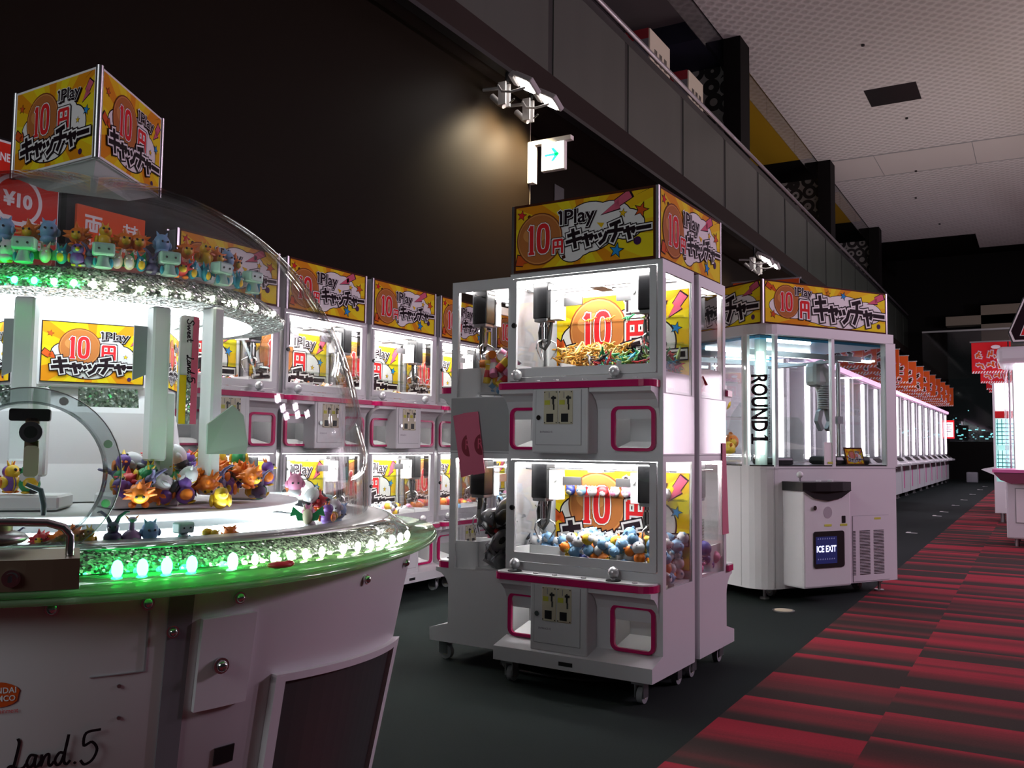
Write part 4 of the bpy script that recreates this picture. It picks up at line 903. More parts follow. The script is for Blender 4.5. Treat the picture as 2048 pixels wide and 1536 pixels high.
m = MB()
for i in range(10): m.cyl((-.33, .43, 1.44 + .018 * i), (-.33, .43, 1.45 + .018 * i), .045, GREY, seg=12)
m.build('bellows', arm)
m = MB()
for s in (-1, 1): m.prism([(s * .015, 1.44), (s * .07, 1.40), (s * .09, 1.32), (s * .045, 1.24), (s * .02, 1.26), (s * .05, 1.32), (s * .03, 1.38)], lambda u, v, d: (-.29 + u, .45 + d, v), 0, .04, GREY)
m.build('claw', arm)
m = MB(); m.cyl((-.20, .40, .98), (-.20, .40, 1.80), .018, STEEL, seg=8); m.box(-.23, -.17, .38, .42, 1.30, 1.36, GREY); m.build('lift_track', ICE)
m = MB()
for z in (1.02, 1.33, 1.60): m.box(-1.36, -1.08, .55, 1.32, z, z + .012, ACRYL)
m.build('prize_rack', ICE)
m = MB(); pl_ = [(0, 0), (.48, 0), (.48, .42), (.40, .50), (.16, .50), (.05, .38), (0, .20)]; m.prism(pl_, lambda u, v, d: (-1.18 + u, .62 + d, .98 + v), 0, .006, ACRYL); m.prism([(u * .7, v * .75) for u, v in pl_], lambda u, v, d: (-.62 + u, .70 + d, .98 + v), 0, .006, ACRYL); m.build('clear_divider', ICE)
m = MB(); m.rbox(-1.22, -1.02, .06, .30, .972, 1.03, BLACK, .02); m.rbox(-.55, -.14, .12, .40, .972, 1.04, BLACK, .03); m.build('tray', ICE)
m = MB(); m.prism(rrect(0, .075, 0, .17, .004, 1), lambda u, v, d: (-.775 + u, .009 - d, .975 + v), 0, .002, INK['wht']); m.box(-.74, -.66, .002, .0065, .985, 1.0, STICKY); m.build('sticker', ICE)
bp = board('price_card', .20, .135, 'B', lambda u, v, d: Vector((-.44 + u, .10 - d * .9 + v * .25, .973 + v)), .004, ICE)
pile('golden_toy_ball', 'golden yellow toy packed on the rack inside the ice machine', 'toy', 'golden toys in the ice machine', [BALLS[5], BALLS[3], ball_mesh(YEL, WHT, YEL), BALLS[5]], 26, (-1.33, -1.11), (.58, 1.30), 1.345, (.055, .07), .3, Matrix.Translation(ICE.location) @ Matrix.Rotation(IA, 4, 'Z'), maxh=.14, seed=41, packing=.95)  # toy balls again, in golden colours
pile('golden_toy_ball', 'golden yellow toy on the low shelf inside the ice machine', 'toy', 'golden toys low in the ice machine', [BALLS[5], BALLS[3], ball_mesh(YEL, WHT, YEL)], 18, (-1.33, -1.11), (.58, 1.30), 1.034, (.055, .07), .3, Matrix.Translation(ICE.location) @ Matrix.Rotation(IA, 4, 'Z'), maxh=.14, seed=42, packing=.95)
# control cabinet
m = MB(); m.rbox(-1.20, -.735, -.20, .01, .115, .80, WHITE, .015); cb = m.build('control_cabinet', ICE)
m = MB(); pc = [(-1.205, .0), (-1.205, -.20), (-1.10, -.225), (-.97, -.235), (-.84, -.225), (-.73, -.20), (-.73, 0)]; m.prism(pc, PZ, .795, .86, BLACK)
m.prism([(u, v) for u, v in ((-1.205, .80), (-.735, .80), (-.84, .745), (-.97, .725), (-1.10, .745))], lambda u, v, d: (u, -.20 - d, v), 0, .012, BLACK); con = m.build('console_top', cb)
m = MB(); m.cyl((-1.15, -.12, .86), (-1.15, -.12, .90), .006, STEEL); m.ell((-1.15, -.12, .91), .024, WHT); m.build('joystick', con)
m = MB(); m.cyl((-.85, -.12, .86), (-.85, -.12, .872), .02, WHT); m.cyl((-.95, -.10, .86), (-.95, -.10, .868), .02, WHT); m.build('button', con)
def ctl(u, v, d): return (u, -.20 - d, v)
m = MB(); m.prism(rrect(-1.108, -.810, .255, .512, .02), ctl, -.01, .006, BLACK); dsp = m.build('display', cb)
LEDT = mat('display_text', (.5, .55, .8), .5, emit=1.6, ecol=(.62, .66, 1.0)); LEDB = mat('display_blue', (.01, .012, .04), .4, emit=.12, ecol=(.05, .08, .5))
m = MB(); m.prism([(-1.09, .285), (-.885, .285), (-.885, .475), (-1.09, .475)], ctl, .006, .0065, LEDB); A = Art(m, lambda u, v, d: ctl(u, v, .0065 + d), (-1.2, -.7, .2, .6))
put_text(A, 'ICE EXIT', -1.083, -.892, .365, .412, LEDT, .03)
for z in (.325, .468):
    for i in range(8): A.poly([(-1.075 + .022 * i, z - .012), (-1.062 + .022 * i, z - .012), (-1.066 + .022 * i, z)], mat('display_dim', (.1, .1, .2), .5, emit=.25, ecol=(.4, .4, .8)))
m.build('display_text', dsp)['label'] = 'lit lettering'
m = MB(); m.cyl((-1.10, -.20, .678), (-1.10, -.212, .678), .017, CHROME, seg=14); m.build('lock', cb)
m = MB(); m.cyl((-.966, -.20, .644), (-.966, -.2015, .644), .042, mat('speaker_grille', (.40, .36, .40), .6), seg=24); m.build('speaker', cb)
m = MB(); m.prism(rrect(-.828, -.792, .565, .617, .003, 1), ctl, -.01, .002, BLACK); m.prism(rrect(-.845, -.775, .545, .56, .002, 1), ctl, 0, .002, STICKY); m.prism(rrect(-1.0, -.93, .545, .56, .002, 1), ctl, 0, .002, STICKY); m.build('coin_slot', cb)
m = MB(); m.box(-.50, -.11, -.004, 0, .10, .59, WHITE); m.box(-.502, -.108, -.002, 0, .098, .592, MIDGREY); vp = m.build('vent_panel', ICE)
for x0, x1 in ((-.50, -.475), (-.43, -.32), (-.28, -.17)):
    m = MB()
    for i in range(30): m.box(x0, x1, -.0065, -.0035, .15 + .0112 * i, .1545 + .0112 * i, BLACK)
    m.build('louvre', vp)
MB().prism(rrect(-.27, -.20, .56, .575, .002, 1), lambda u, v, d: (u, -.004 - d, v), 0, .001, STICKY).build('sticker', vp)
m = MB()
for i in range(34): m.box(-1.4125, -1.4095, .62, .98, .16 + .0115 * i, .1645 + .0115 * i, BLACK)
m.build('louvre', ICE)
m = MB(); m.box(-1.278, -1.274, -.0015, 0, .10, .96, GREY); m.box(-1.41, 0, -.0015, 0, .948, .951, GREY); m.box(-1.4115, -1.41, .20, .204, .10, .96, GREY); m.build('panel_seam', ICE)
for x, y in ((-1.23, .16), (-.13, .08), (-.15, 1.25), (-1.25, 1.25)):
    m = MB(); m.cyl((x, y, .0), (x, y, .012), .035, STEEL, seg=14); m.cyl((x, y, .01), (x, y, .09), .012, STEEL, seg=8); m.build('levelling_foot', ICE)
m = MB(); caster(m, -1.10, .22, .09, .04); m.build('caster', ICE); m = MB(); caster(m, -.25, .18, .09, .04); m.build('caster', ICE)
sign_box('sign_box', 'yellow ten yen sign box on top of the white ice machine', -1.375, -.085, .0, 1.28, 2.0, 2.322, ICE.location, IA, 'CCCC')

# ------------------------------------------------------------------ change machines at the head of the wall row
def xface(X, Y, Z): return lambda u, v, d: (X + d, Y + u, Z + v)
def kanji(art, k, x, y, w, h, ink, wd):
    S = {'ryo': [((.02, .97), (.98, .97)), ((.5, .97), (.5, .30)), ((.08, .72), (.92, .72)), ((.08, .72), (.08, 0)), ((.92, .72), (.92, 0)), ((.30, .60), (.30, .28)), ((.70, .60), (.70, .28)), ((.30, .28), (.70, .28))],
         'gae': [((.05, .86), (.45, .86)), ((.55, .86), (.97, .86)), ((.02, .68), (.47, .68)), ((.53, .68), (.98, .68)), ((.25, 1.0), (.25, .70)), ((.25, .70), (.05, .45)), ((.25, .66), (.45, .47)), ((.76, 1.0), (.76, .70)), ((.76, .70), (.56, .45)), ((.76, .66), (.96, .47)), ((.20, .38), (.80, .38)), ((.20, .38), (.20, 0)), ((.80, .38), (.80, 0)), ((.20, .20), (.80, .20)), ((.20, .02), (.80, .02))]}[k]
    for a, b in S: art.seg((x + a[0] * w, y + a[1] * h), (x + b[0] * w, y + b[1] * h), wd, ink, wd * .3)
DARKC = mat('dark_cabinet', (.010, .011, .011), .6, spec=.08)
SIGNR = mat('sign_red', (.50, .022, .012), .65, emit=.10, spec=.05); SIGNO = mat('sign_orange', (.62, .075, .018), .65, emit=.10, spec=.05)
t = thing('change_machine', 'change machine under the tall red poster with a ring and white characters', 'change machine', (-4.0, 2.36, 0))
m = MB(); m.box(-.50, -.02, -.24, .22, 0, 2.46, DARKC); m.build('cabinet', t)
m = MB(); fr = xface(-.004, -.20, 1.45); m.prism(rrect(0, .398, 0, .995, .004, 1), fr, -.016, 0, INK['wht'])
A = Art(m, fr, (.004, .394, .004, .99)); A.poly([(0, 0), (.398, 0), (.398, .985), (0, .985)], SIGNR); A.up()
put_text(A, 'MONEY CHANGE', .05, .35, .90, .94, 'wht', .03)
A.ell((.2, .74), .118, .118, 'wht', 40); A.up(); A.ell((.2, .74), .10, .10, SIGNR, 40); A.up()
put_text(A, '¥10', .13, .27, .705, .775, 'wht', .05); kanji(A, 'ryo', .055, .53, .115, .125, 'wht', .022); kanji(A, 'gae', .225, .53, .125, .13, 'wht', .017); A.up()
m.build('poster', t)
t = thing('change_machine', 'black change machine with the small orange sign, next to the wall row', 'change machine', (-4.0, 2.86, 0))
m = MB(); m.box(-.50, -.02, -.25, .30, 0, 2.36, DARKC); m.build('cabinet', t)
m = MB(); fr = xface(-.004, -.205, 1.90); m.prism([(0, 0), (.385, 0), (.385, .345), (0, .345)], fr, -.016, 0, SIGNO)
A = Art(m, fr, (0, .385, 0, .345)); kanji(A, 'ryo', .045, .20, .09, .10, 'wht', .013); kanji(A, 'gae', .255, .20, .09, .10, 'wht', .010); A.up(); put_text(A, 'Money Change', .045, .345, .145, .185, 'wht', .02); m.build('sign_board', t)
m = MB(); m.box(-.03, -.015, -.2, .2, .9, 1.6, MIDGREY); m.build('front_panel', t)

# ------------------------------------------------------------------ room shell
def floor_mat():
    m = bpy.data.materials.new('carpet'); m.use_nodes = True; nt = m.node_tree; L = nt.links; b = nt.nodes['Principled BSDF']
    b.inputs['Roughness'].default_value = .95; b.inputs['Specular IOR Level'].default_value = .12
    g = nd(m, 'ShaderNodeNewGeometry'); sp = nd(m, 'ShaderNodeSeparateXYZ'); L.new(g.outputs['Position'], sp.inputs[0])
    def M(op, a, c=None, d=None):
        n = nd(m, 'ShaderNodeMath', operation=op)
        for i, v in enumerate((a, c, d)):
            if v is None: continue
            if isinstance(v, (int, float)): n.inputs[i].default_value = v
            else: L.new(v, n.inputs[i])
        return n.outputs[0]
    X, Y = sp.outputs[0], sp.outputs[1]
    red = M('GREATER_THAN', X, -1.165)
    col = M('FLOOR', M('DIVIDE', M('ADD', X, 1.165), .575))
    wn = nd(m, 'ShaderNodeTexWhiteNoise', noise_dimensions='1D'); L.new(M('ADD', col, 3.3), wn.inputs['W'])
    yy = M('ADD', Y, M('MULTIPLY', wn.outputs['Value'], 7.0))
    nz = nd(m, 'ShaderNodeTexNoise', noise_dimensions='1D'); nz.inputs['Scale'].default_value = 1.9; nz.inputs['Detail'].default_value = 2; L.new(M('ADD', yy, M('MULTIPLY', col, 13.7)), nz.inputs['W'])
    ph = M('ADD', M('MULTIPLY', yy, 2.15), M('MULTIPLY', nz.outputs[0], 2.2))
    saw = M('FRACT', ph)
    k = M('FLOOR', ph); wn2 = nd(m, 'ShaderNodeTexWhiteNoise', noise_dimensions='1D'); L.new(M('ADD', k, M('MULTIPLY', col, 31.1)), wn2.inputs['W'])
    lo = M('ADD', M('MULTIPLY', wn2.outputs['Value'], .36), .12)
    st = nd(m, 'ShaderNodeMapRange', interpolation_type='SMOOTHSTEP'); L.new(saw, st.inputs['Value']); L.new(lo, st.inputs['From Min']); L.new(M('ADD', lo, .72), st.inputs['From Max'])
    end = nd(m, 'ShaderNodeMapRange', interpolation_type='SMOOTHSTEP'); L.new(saw, end.inputs['Value']); end.inputs['From Min'].default_value = 1.0; end.inputs['From Max'].default_value = .95
    n2 = nd(m, 'ShaderNodeTexNoise'); n2.inputs['Scale'].default_value = 420; mp = nd(m, 'ShaderNodeMapping'); mp.inputs['Scale'].default_value = (.25, 1, 1); L.new(g.outputs['Position'], mp.inputs[0]); L.new(mp.outputs[0], n2.inputs['Vector'])
    n3 = nd(m, 'ShaderNodeTexNoise'); n3.inputs['Scale'].default_value = 60; mp3 = nd(m, 'ShaderNodeMapping'); mp3.inputs['Scale'].default_value = (.04, 1, 1); L.new(g.outputs['Position'], mp3.inputs[0]); L.new(mp3.outputs[0], n3.inputs['Vector'])
    r = M('MULTIPLY', st.outputs[0], end.outputs[0]); r = M('ADD', M('MULTIPLY', r, M('ADD', .65, M('MULTIPLY', n3.outputs[0], .7))), .03)
    mx = nd(m, 'ShaderNodeMix', data_type='RGBA'); mx.inputs[6].default_value = (.030, .028, .024, 1); mx.inputs[7].default_value = (.33, .024, .042, 1); L.new(r, mx.inputs[0])
    m2 = nd(m, 'ShaderNodeMix', data_type='RGBA'); m2.inputs[6].default_value = (.0115, .0175, .0165, 1); L.new(red, m2.inputs[0]); L.new(mx.outputs[2], m2.inputs[7])
    m3 = nd(m, 'ShaderNodeMix', data_type='RGBA', blend_type='MULTIPLY'); m3.inputs[0].default_value = .6
    L.new(m2.outputs[2], m3.inputs[6]); cr = nd(m, 'ShaderNodeMapRange'); L.new(n2.outputs[0], cr.inputs['Value']); cr.inputs['To Min'].default_value = .35; cr.inputs['To Max'].default_value = 1.6
    cm = nd(m, 'ShaderNodeCombineColor'); [L.new(cr.outputs[0], cm.inputs[i]) for i in range(3)]; L.new(cm.outputs[0], m3.inputs[7])
    L.new(m3.outputs[2], b.inputs['Base Color']); return m
m = MB(); m.box(-6, 7, -6, 40, -.1, 0, floor_mat()); struct(m.build('floor'))
def wall_mat(name, c, rough=.55):
    m = mat(name, c, rough); nt = m.node_tree; L = nt.links; nt.nodes['Principled BSDF'].inputs['Specular IOR Level'].default_value = .04; n = nd(m, 'ShaderNodeTexNoise'); n.inputs['Scale'].default_value = 60; bp_ = nd(m, 'ShaderNodeBump'); bp_.inputs['Strength'].default_value = .08
    L.new(n.outputs[0], bp_.inputs['Height']); L.new(bp_.outputs[0], nt.nodes['Principled BSDF'].inputs['Normal']); return m
BW = wall_mat('dark_brown_wall', (.009, .0058, .0031)); BW2 = wall_mat('black_wall', (.010, .009, .009)); FASC = wall_mat('fascia_brown', (.030, .022, .019), .55)
m = MB(); m.box(-4.9, -4.6, -6, 8.2, 0, 4.9, BW); struct(m.build('wall_left'))
m = MB(); m.box(-5.6, -5.0, 8.2, 40, 0, 4.9, BW); struct(m.build('wall_recess'))
m = MB(); m.box(-6.2, -4.9, 8.15, 8.2, 0, 4.65, BW); struct(m.build('wall_return'))
m = MB(); m.box(-4.605, -4.598, 8.19, 8.2, 0, 4.6, mat('corner_bead', (.25, .22, .18), .4)); struct(m.build('trim_1'))
m = MB(); m.box(-9, -4.3, -6, 38, 4.70, 4.95, FASC); struct(m.build('balcony_slab'))
m = MB(); m.box(-4.4, -4.3, -6, 38, 4.655, 4.70, BLACK); struct(m.build('trim_2'))
m = MB(); m.box(-9.2, -9, -6, 38, 4.9, 8.4, BW2); struct(m.build('wall_balcony'))
m = MB(); m.box(-6, 7, 37.5, 37.7, 0, 1.40, BW2); m.box(-6, 7, 37.5, 37.7, 5.55, 8.4, BW2); m.box(-6, -2.95, 37.5, 37.7, 1.40, 5.55, BW2); m.box(.5, 7, 37.5, 37.7, 1.40, 5.55, BW2); struct(m.build('wall_back'))
m = MB(); m.box(-2.95, .5, 37.55, 37.6, 1.40, 5.55, glass('dark_window_glass', (.55, .6, .62), .02, .5, .04)); struct(m.build('window_1'))
def ceil_mat():
    m = bpy.data.materials.new('perforated_ceiling'); m.use_nodes = True; nt = m.node_tree; L = nt.links; b = nt.nodes['Principled BSDF']; b.inputs['Roughness'].default_value = .8
    g = nd(m, 'ShaderNodeNewGeometry'); v = nd(m, 'ShaderNodeTexVoronoi', voronoi_dimensions='2D'); v.inputs['Scale'].default_value = 6.2; v.inputs['Randomness'].default_value = 0
    mp = nd(m, 'ShaderNodeMapping'); mp.inputs['Rotation'].default_value = (0, 0, R(45)); L.new(g.outputs['Position'], mp.inputs[0]); L.new(mp.outputs[0], v.inputs['Vector'])
    mr = nd(m, 'ShaderNodeMapRange'); L.new(v.outputs['Distance'], mr.inputs['Value']); mr.inputs['From Min'].default_value = .22; mr.inputs['From Max'].default_value = .5; mr.inputs['To Min'].default_value = 0; mr.inputs['To Max'].default_value = 1
    mx = nd(m, 'ShaderNodeMix', data_type='RGBA'); mx.inputs[6].default_value = (.49, .47, .465, 1); mx.inputs[7].default_value = (.66, .64, .63, 1); L.new(mr.outputs[0], mx.inputs[0]); L.new(mx.outputs[2], b.inputs['Base Color'])
    bp_ = nd(m, 'ShaderNodeBump'); bp_.inputs['Strength'].default_value = .35; bp_.inputs['Distance'].default_value = .02; L.new(mr.outputs[0], bp_.inputs['Height']); L.new(bp_.outputs[0], b.inputs['Normal']); return m
CM = ceil_mat(); CP = mat('plain_ceiling_band', (.60, .57, .55), .8); CZ = 8.25
m = MB(); m.box(-4.64, 7, -6, 23.12, CZ, CZ + .15, CM); m.box(-4.64, 7, 25.0, 33.2, CZ, CZ + .15, CM); m.box(-1.7, 7, 33.2, 35.6, CZ, CZ + .15, CM)
m.box(-4.64, 7, 23.14, 24.98, CZ, CZ + .15, CP); struct(m.build('ceiling'))
m = MB()
for x in (-3.37, -1.22, .93, 3.08): m.box(x, x + .015, 23.14, 24.98, CZ - .002, CZ, GREY)
m.box(-4.64, 7, 23.08, 23.15, CZ - .003, CZ, GREY); m.box(-4.64, 7, 24.97, 25.01, CZ - .003, CZ, GREY); struct(m.build('trim_3'))
m = MB(); m.box(-6, 7, 33.2, 38, CZ + .16, CZ + .3, BW2); m.box(-4.64, -1.7, 33.2, 33.3, CZ - .02, CZ + .2, BW2); struct(m.build('ceiling_far'))
m = MB(); m.box(-2.89, -1.93, 18.75, 19.74, CZ - .006, CZ + .02, BLACK); tag(m.build('ceiling_vent'), 'black square opening in the white perforated ceiling', 'vent')
for x, y in ((-2.55, 16.55), (-2.33, 20.75), (-2.6, 24.9), (-2.9, 27.6), (-2.6, 31.2)):
    m = MB(); m.cyl((x, y, CZ - .03), (x, y, CZ), .03, BLACK, seg=10); tag(m.build('sprinkler'), 'tiny dark sprinkler head in the white ceiling', 'sprinkler', 'ceiling sprinklers')
# balcony: ceilings, pattern walls, columns, glass screens, railing
def pattern_mat():
    m = bpy.data.materials.new('black_white_circles'); m.use_nodes = True; nt = m.node_tree; L = nt.links; b = nt.nodes['Principled BSDF']; b.inputs['Roughness'].default_value = .6
    g = nd(m, 'ShaderNodeNewGeometry'); w_ = nd(m, 'ShaderNodeTexWave', wave_type='RINGS', rings_direction='SPHERICAL'); v = nd(m, 'ShaderNodeTexVoronoi'); v.inputs['Scale'].default_value = 3.2; v.inputs['Randomness'].default_value = .35
    L.new(g.outputs['Position'], v.inputs['Vector']); mr = nd(m, 'ShaderNodeMath', operation='PINGPONG'); mr.inputs[1].default_value = .22; L.new(v.outputs['Distance'], mr.inputs[0]); gt = nd(m, 'ShaderNodeMath', operation='GREATER_THAN'); gt.inputs[1].default_value = .13; L.new(mr.outputs[0], gt.inputs[0])
    mx = nd(m, 'ShaderNodeMix', data_type='RGBA'); mx.inputs[6].default_value = (.02, .018, .02, 1); mx.inputs[7].default_value = (.33, .32, .31, 1); L.new(gt.outputs[0], mx.inputs[0]); L.new(mx.outputs[2], b.inputs['Base Color']); return m
PAT = pattern_mat(); YW = mat('yellow_paint', (.50, .30, .01), .6); GC = mat('balcony_grey', (.16, .14, .15), .8)
COLY = [15.15 + 7.79 * k for k in range(3)]
m = MB(); m.box(-9, -4.7, -6, 14.2, CZ, CZ + .1, GC); m.box(-9, -4.7, 24.0, 38, CZ, CZ + .1, BW2); m.box(-9, -4.7, 22.6, 24.0, CZ, CZ + .1, BW2); struct(m.build('ceiling_balcony'))
m = MB(); m.box(-9, -4.7, 15.7, 22.6, CZ, CZ + .1, YW); m.box(-9, -4.7, 14.2, 15.7, CZ - .35, CZ + .1, mat('navy_beam', (.012, .012, .03), .5)); m.box(-9, -4.7, 26, 29.5, CZ - .05, CZ + .1, YW); struct(m.build('ceiling_yellow'))
for k, y in enumerate(COLY + [38.5 - .0]):
    if y > 37: continue
    m = MB(); m.box(-8.0, -4.66, y + .30, y + .40, 4.95, CZ - .35, PAT); struct(m.build('wall_pattern_%d' % (k + 1)))
    m = MB(); m.box(-4.64, -4.34, y, y + .56, 4.95, CZ - .001, BW2); struct(m.build('wall_column_%d' % (k + 1)))
m = MB(); m.box(-8, -5.4, 17.2, 17.3, 4.95, 7.6, YW); m.box(-8, -5.4, 24.6, 24.7, 4.95, 7.4, BW2); struct(m.build('wall_booth'))
prev = -6
for k, y in enumerate(COLY + [37.4]):
    n_ = max(1, round((y - prev) / 2.6)); st = (y - prev) / n_
    for j in range(n_):
        m = MB(); m.box(-4.66, -4.65, prev + j * st + .004, prev + (j + 1) * st - .004, 7.75, CZ - .001, HANGGL); o = m.build('glass_screen'); tag(o, 'clear hanging smoke screen pane along the balcony edge of the white ceiling', 'glass screen', 'hanging glass screens')
    prev = y + .56
RAIL = thing('balcony_railing', 'long balcony railing of frosted grey panels with a steel handrail', 'railing', (-4.3, 0, 4.95))
def frost():
    m = mat('frosted_grey_panel', (.150, .160, .145), .30, spec=.6); nt = m.node_tree; L = nt.links; b = nt.nodes['Principled BSDF']
    g = nd(m, 'ShaderNodeNewGeometry'); mp = nd(m, 'ShaderNodeMapping'); mp.inputs['Scale'].default_value = (1, 1.4, .25); n = nd(m, 'ShaderNodeTexNoise'); n.inputs['Scale'].default_value = 1.6; n.inputs['Detail'].default_value = 3  # streaky noise in the panel colour stands in for reflections
    L.new(g.outputs['Position'], mp.inputs[0]); L.new(mp.outputs[0], n.inputs['Vector']); cr = nd(m, 'ShaderNodeMix', data_type='RGBA'); cr.inputs[6].default_value = (.036, .043, .035, 1); cr.inputs[7].default_value = (.066, .076, .062, 1); L.new(n.outputs[0], cr.inputs[0]); L.new(cr.outputs[2], b.inputs['Base Color']); return m
FR = frost()
for k in range(-2, 19):
    y = .1 + 2 * k
    m = MB(); m.box(-.03, -.012, y + .06, y + 1.94, 0, 1.13, FR); m.build('panel', RAIL)
    m = MB(); m.box(-.06, -.02, y - .055, y + .055, -.02, 1.25, BLACK); m.build('post', RAIL)
m = MB(); m.box(-.05, -.015, -4, 37.4, 1.135, 1.235, BLACK); m.build('top_bar', RAIL)
m = MB(); m.cyl((0, -4, 1.30), (0, 37.4, 1.30), .033, mat('handrail_steel', (.55, .50, .54), .28, .9), seg=12); m.build('handrail', RAIL)
# cabinets standing on the balcony
for y, lb in ((11.80, 'cream slotted cabinet on the balcony, nearer to the hanging wall lamps'), (13.45, 'cream slotted cabinet on the balcony, nearer to the first black column')):
    t = thing('arcade_cabinet', lb, 'cabinet', (-4.68, y, 4.95)); k = .80 if y < 12 else .70
    m = MB(); m.box(-.7, 0, 0, k, 0, 2.12, mat('cream_cabinet', (.80, .74, .56), .5)); cab = m.build('cabinet_body', t)
    m = MB(); m.box(-.71, -.02, -.006, 0, 1.98, 2.13, mat('dull_red_trim', (.30, .02, .03), .5)); m.box(-.7, -.02, -.004, 0, 0, 1.98, MIDGREY); m.build('side_trim', t)
    for i in range(3):
        m = MB()
        for j in range(4):
            for e in range(2): m.box(0, .003, k * (.22 + .24 * i) + .028 * j, k * (.22 + .24 * i) + .028 * j + .014, 1.68 + .11 * e, 1.77 + .11 * e, BLACK)
        m.build('vent_slot', t)
t = thing('spotlight', 'small brass spotlight hanging above the balcony handrail', 'spotlight', (-4.75, 9.95, 6.75)); m = MB(); m.cyl((0, 0, 0), (.03, -.02, .12), .07, BRASS, .05, 14); m.cyl((.015, 0, .1), (.015, 0, .5), .012, BLACK); m.build('lamp_body', t); m = MB(); m.ell((0, 0, 0), (.06, .06, .02), mat('warm_bulb', (1, .8, .5), .5, emit=.8, ecol=(1, .75, .4)), 12, 5); m.build('bulb', t)

# ------------------------------------------------------------------ wall lamps and exit sign
WARM = (1.0, .80, .52); LENS = mat('floodlight_lens', (1, 1, 1), .5, emit=30, ecol=(1, .93, .86)); LAMPG = mat('lamp_grey', (.42, .40, .40), .5)
def floodlight(label, loc, power, group, tilt=0):
    t = thing('floodlight', label, 'lamp', loc, 0, group)
    M = Matrix.Scale(.70, 4) @ Matrix.Rotation(R(-24), 4, 'X') @ Matrix.Rotation(R(34), 4, 'Y')
    m = MB(); m.rbox(-.02, .36, -.14, .14, -.03, .05, LAMPG, .02, 2, M); m.rbox(-.14, -.02, -.10, .10, -.05, .06, LAMPG, .02, 2, M); m.build('lamp_housing', t)
    m = MB(); m.prism(rrect(.03, .33, -.11, .11, .05), lambda u, v, d: M @ Vector((u, v, d)), -.040, -.028, LENS); m.build('lens', t)
    m = MB(); m.box(-.20, -.12, -.05, -.03, -.22, .0, LAMPG); m.box(-.20, -.12, .03, .05, -.22, .0, LAMPG); m.tube([(-.16, -.12, -.06), (-.10, -.15, -.14), (0, -.14, -.16), (.14, -.12, -.14)], .012, LAMPG, 6); m.tube([(-.3, 0, -.10), (-.22, 0, -.18), (-.16, 0, -.22)], .03, LAMPG, 8); m.build('bracket', t)
    m = MB(); m.cyl((-.40, 0, -.02), (-.16, 0, -.04), .018, LAMPG, seg=8); m.cyl((-.13, 0, 0), (-.13, 0, 4.66 - loc[2]), .02, BLACK, seg=8); m.tube([(-.16, .02, 0), (-.22, .05, -.12), (-.16, .05, -.2), (-.06, .02, -.16)], .008, BLACK, 6); m.build('arm', t)
    l = bpy.data.lights.new('floodlight_beam', 'SPOT'); l.energy = power; l.color = WARM; l.spot_size = R(118); l.spot_blend = .8; l.shadow_soft_size = .07
    o = bpy.data.objects.new('floodlight_beam', l); COL.objects.link(o); o.location = Vector(loc) + Vector((.02, .22, -.26)); o.rotation_euler = (Vector((-.55, -.06, -.46))).to_track_quat('-Z', 'Y').to_euler()
    return t
floodlight('grey floodlight under the balcony, the higher of the pair by the exit sign', (-4.2, 7.25, 4.56), 210, 'wall floodlights')
floodlight('grey floodlight under the balcony, the lower of the pair by the exit sign', (-4.2, 7.72, 4.56), 210, 'wall floodlights')
floodlight('grey floodlight high above the ice machine, first of its pair', (-4.2, 15.9, 4.48), 25, 'wall floodlights')
floodlight('grey floodlight high above the ice machine, second of its pair', (-4.2, 16.35, 4.48), 25, 'wall floodlights')
floodlight('small glowing floodlight low beyond the ice machine top', (-4.2, 29.5, 4.45), 20, 'wall floodlights')
t = thing('exit_sign', 'lit white exit sign with a green arrow projecting from the wall corner', 'sign', (-4.6, 8.2, 3.95))
m = MB(); m.box(0.0, .07, -.06, .02, -.10, .335, mat('sign_white', (.85, .82, .75), .4)); m.build('wall_bracket', t)
m = MB(); m.box(.0, .50, -.05, .02, .30, .345, mat('sign_white', (.85, .82, .75), .4, )); m.build('top_bar', t)
EXW = mat('exit_sign_light', (1, 1, 1), .5, emit=2.2, ecol=(.95, 1, .97)); EXG = mat('exit_sign_green', (0, .5, .2), .5, emit=.55, ecol=(.0, .85, .35))
m = MB(); m.rbox(.155, .43, -.05, .01, 0, .30, mat('sign_white', (.85, .82, .75), .4), .006, 1); pb = m.build('panel', t)
fr = lambda u, v, d: (.155 + u, -.0505 - d, v); m = MB(); m.prism(rrect(.008, .267, .008, .295, .004, 1), fr, -.002, .001, EXW); A = Art(m, lambda u, v, d: fr(u, v, d + .001), (0, .275, 0, .30))
A.seg((.045, .165), (.20, .165), .026, EXG); A.poly([(.215, .165), (.15, .095), (.115, .095), (.165, .165)], EXG); A.poly([(.215, .165), (.165, .165), (.115, .235), (.15, .235)], EXG); A.up(); m.build('lit_face', pb)['label'] = 'white lit face with green arrow'
m = MB(); m.box(-4.998, -4.99, 9.5, 9.75, 3.9, 4.25, mat('dim_notice', (.06, .06, .055), .5)); tag(m.build('wall_notice'), 'dim framed notice on the dark wall beyond the exit sign', 'notice')

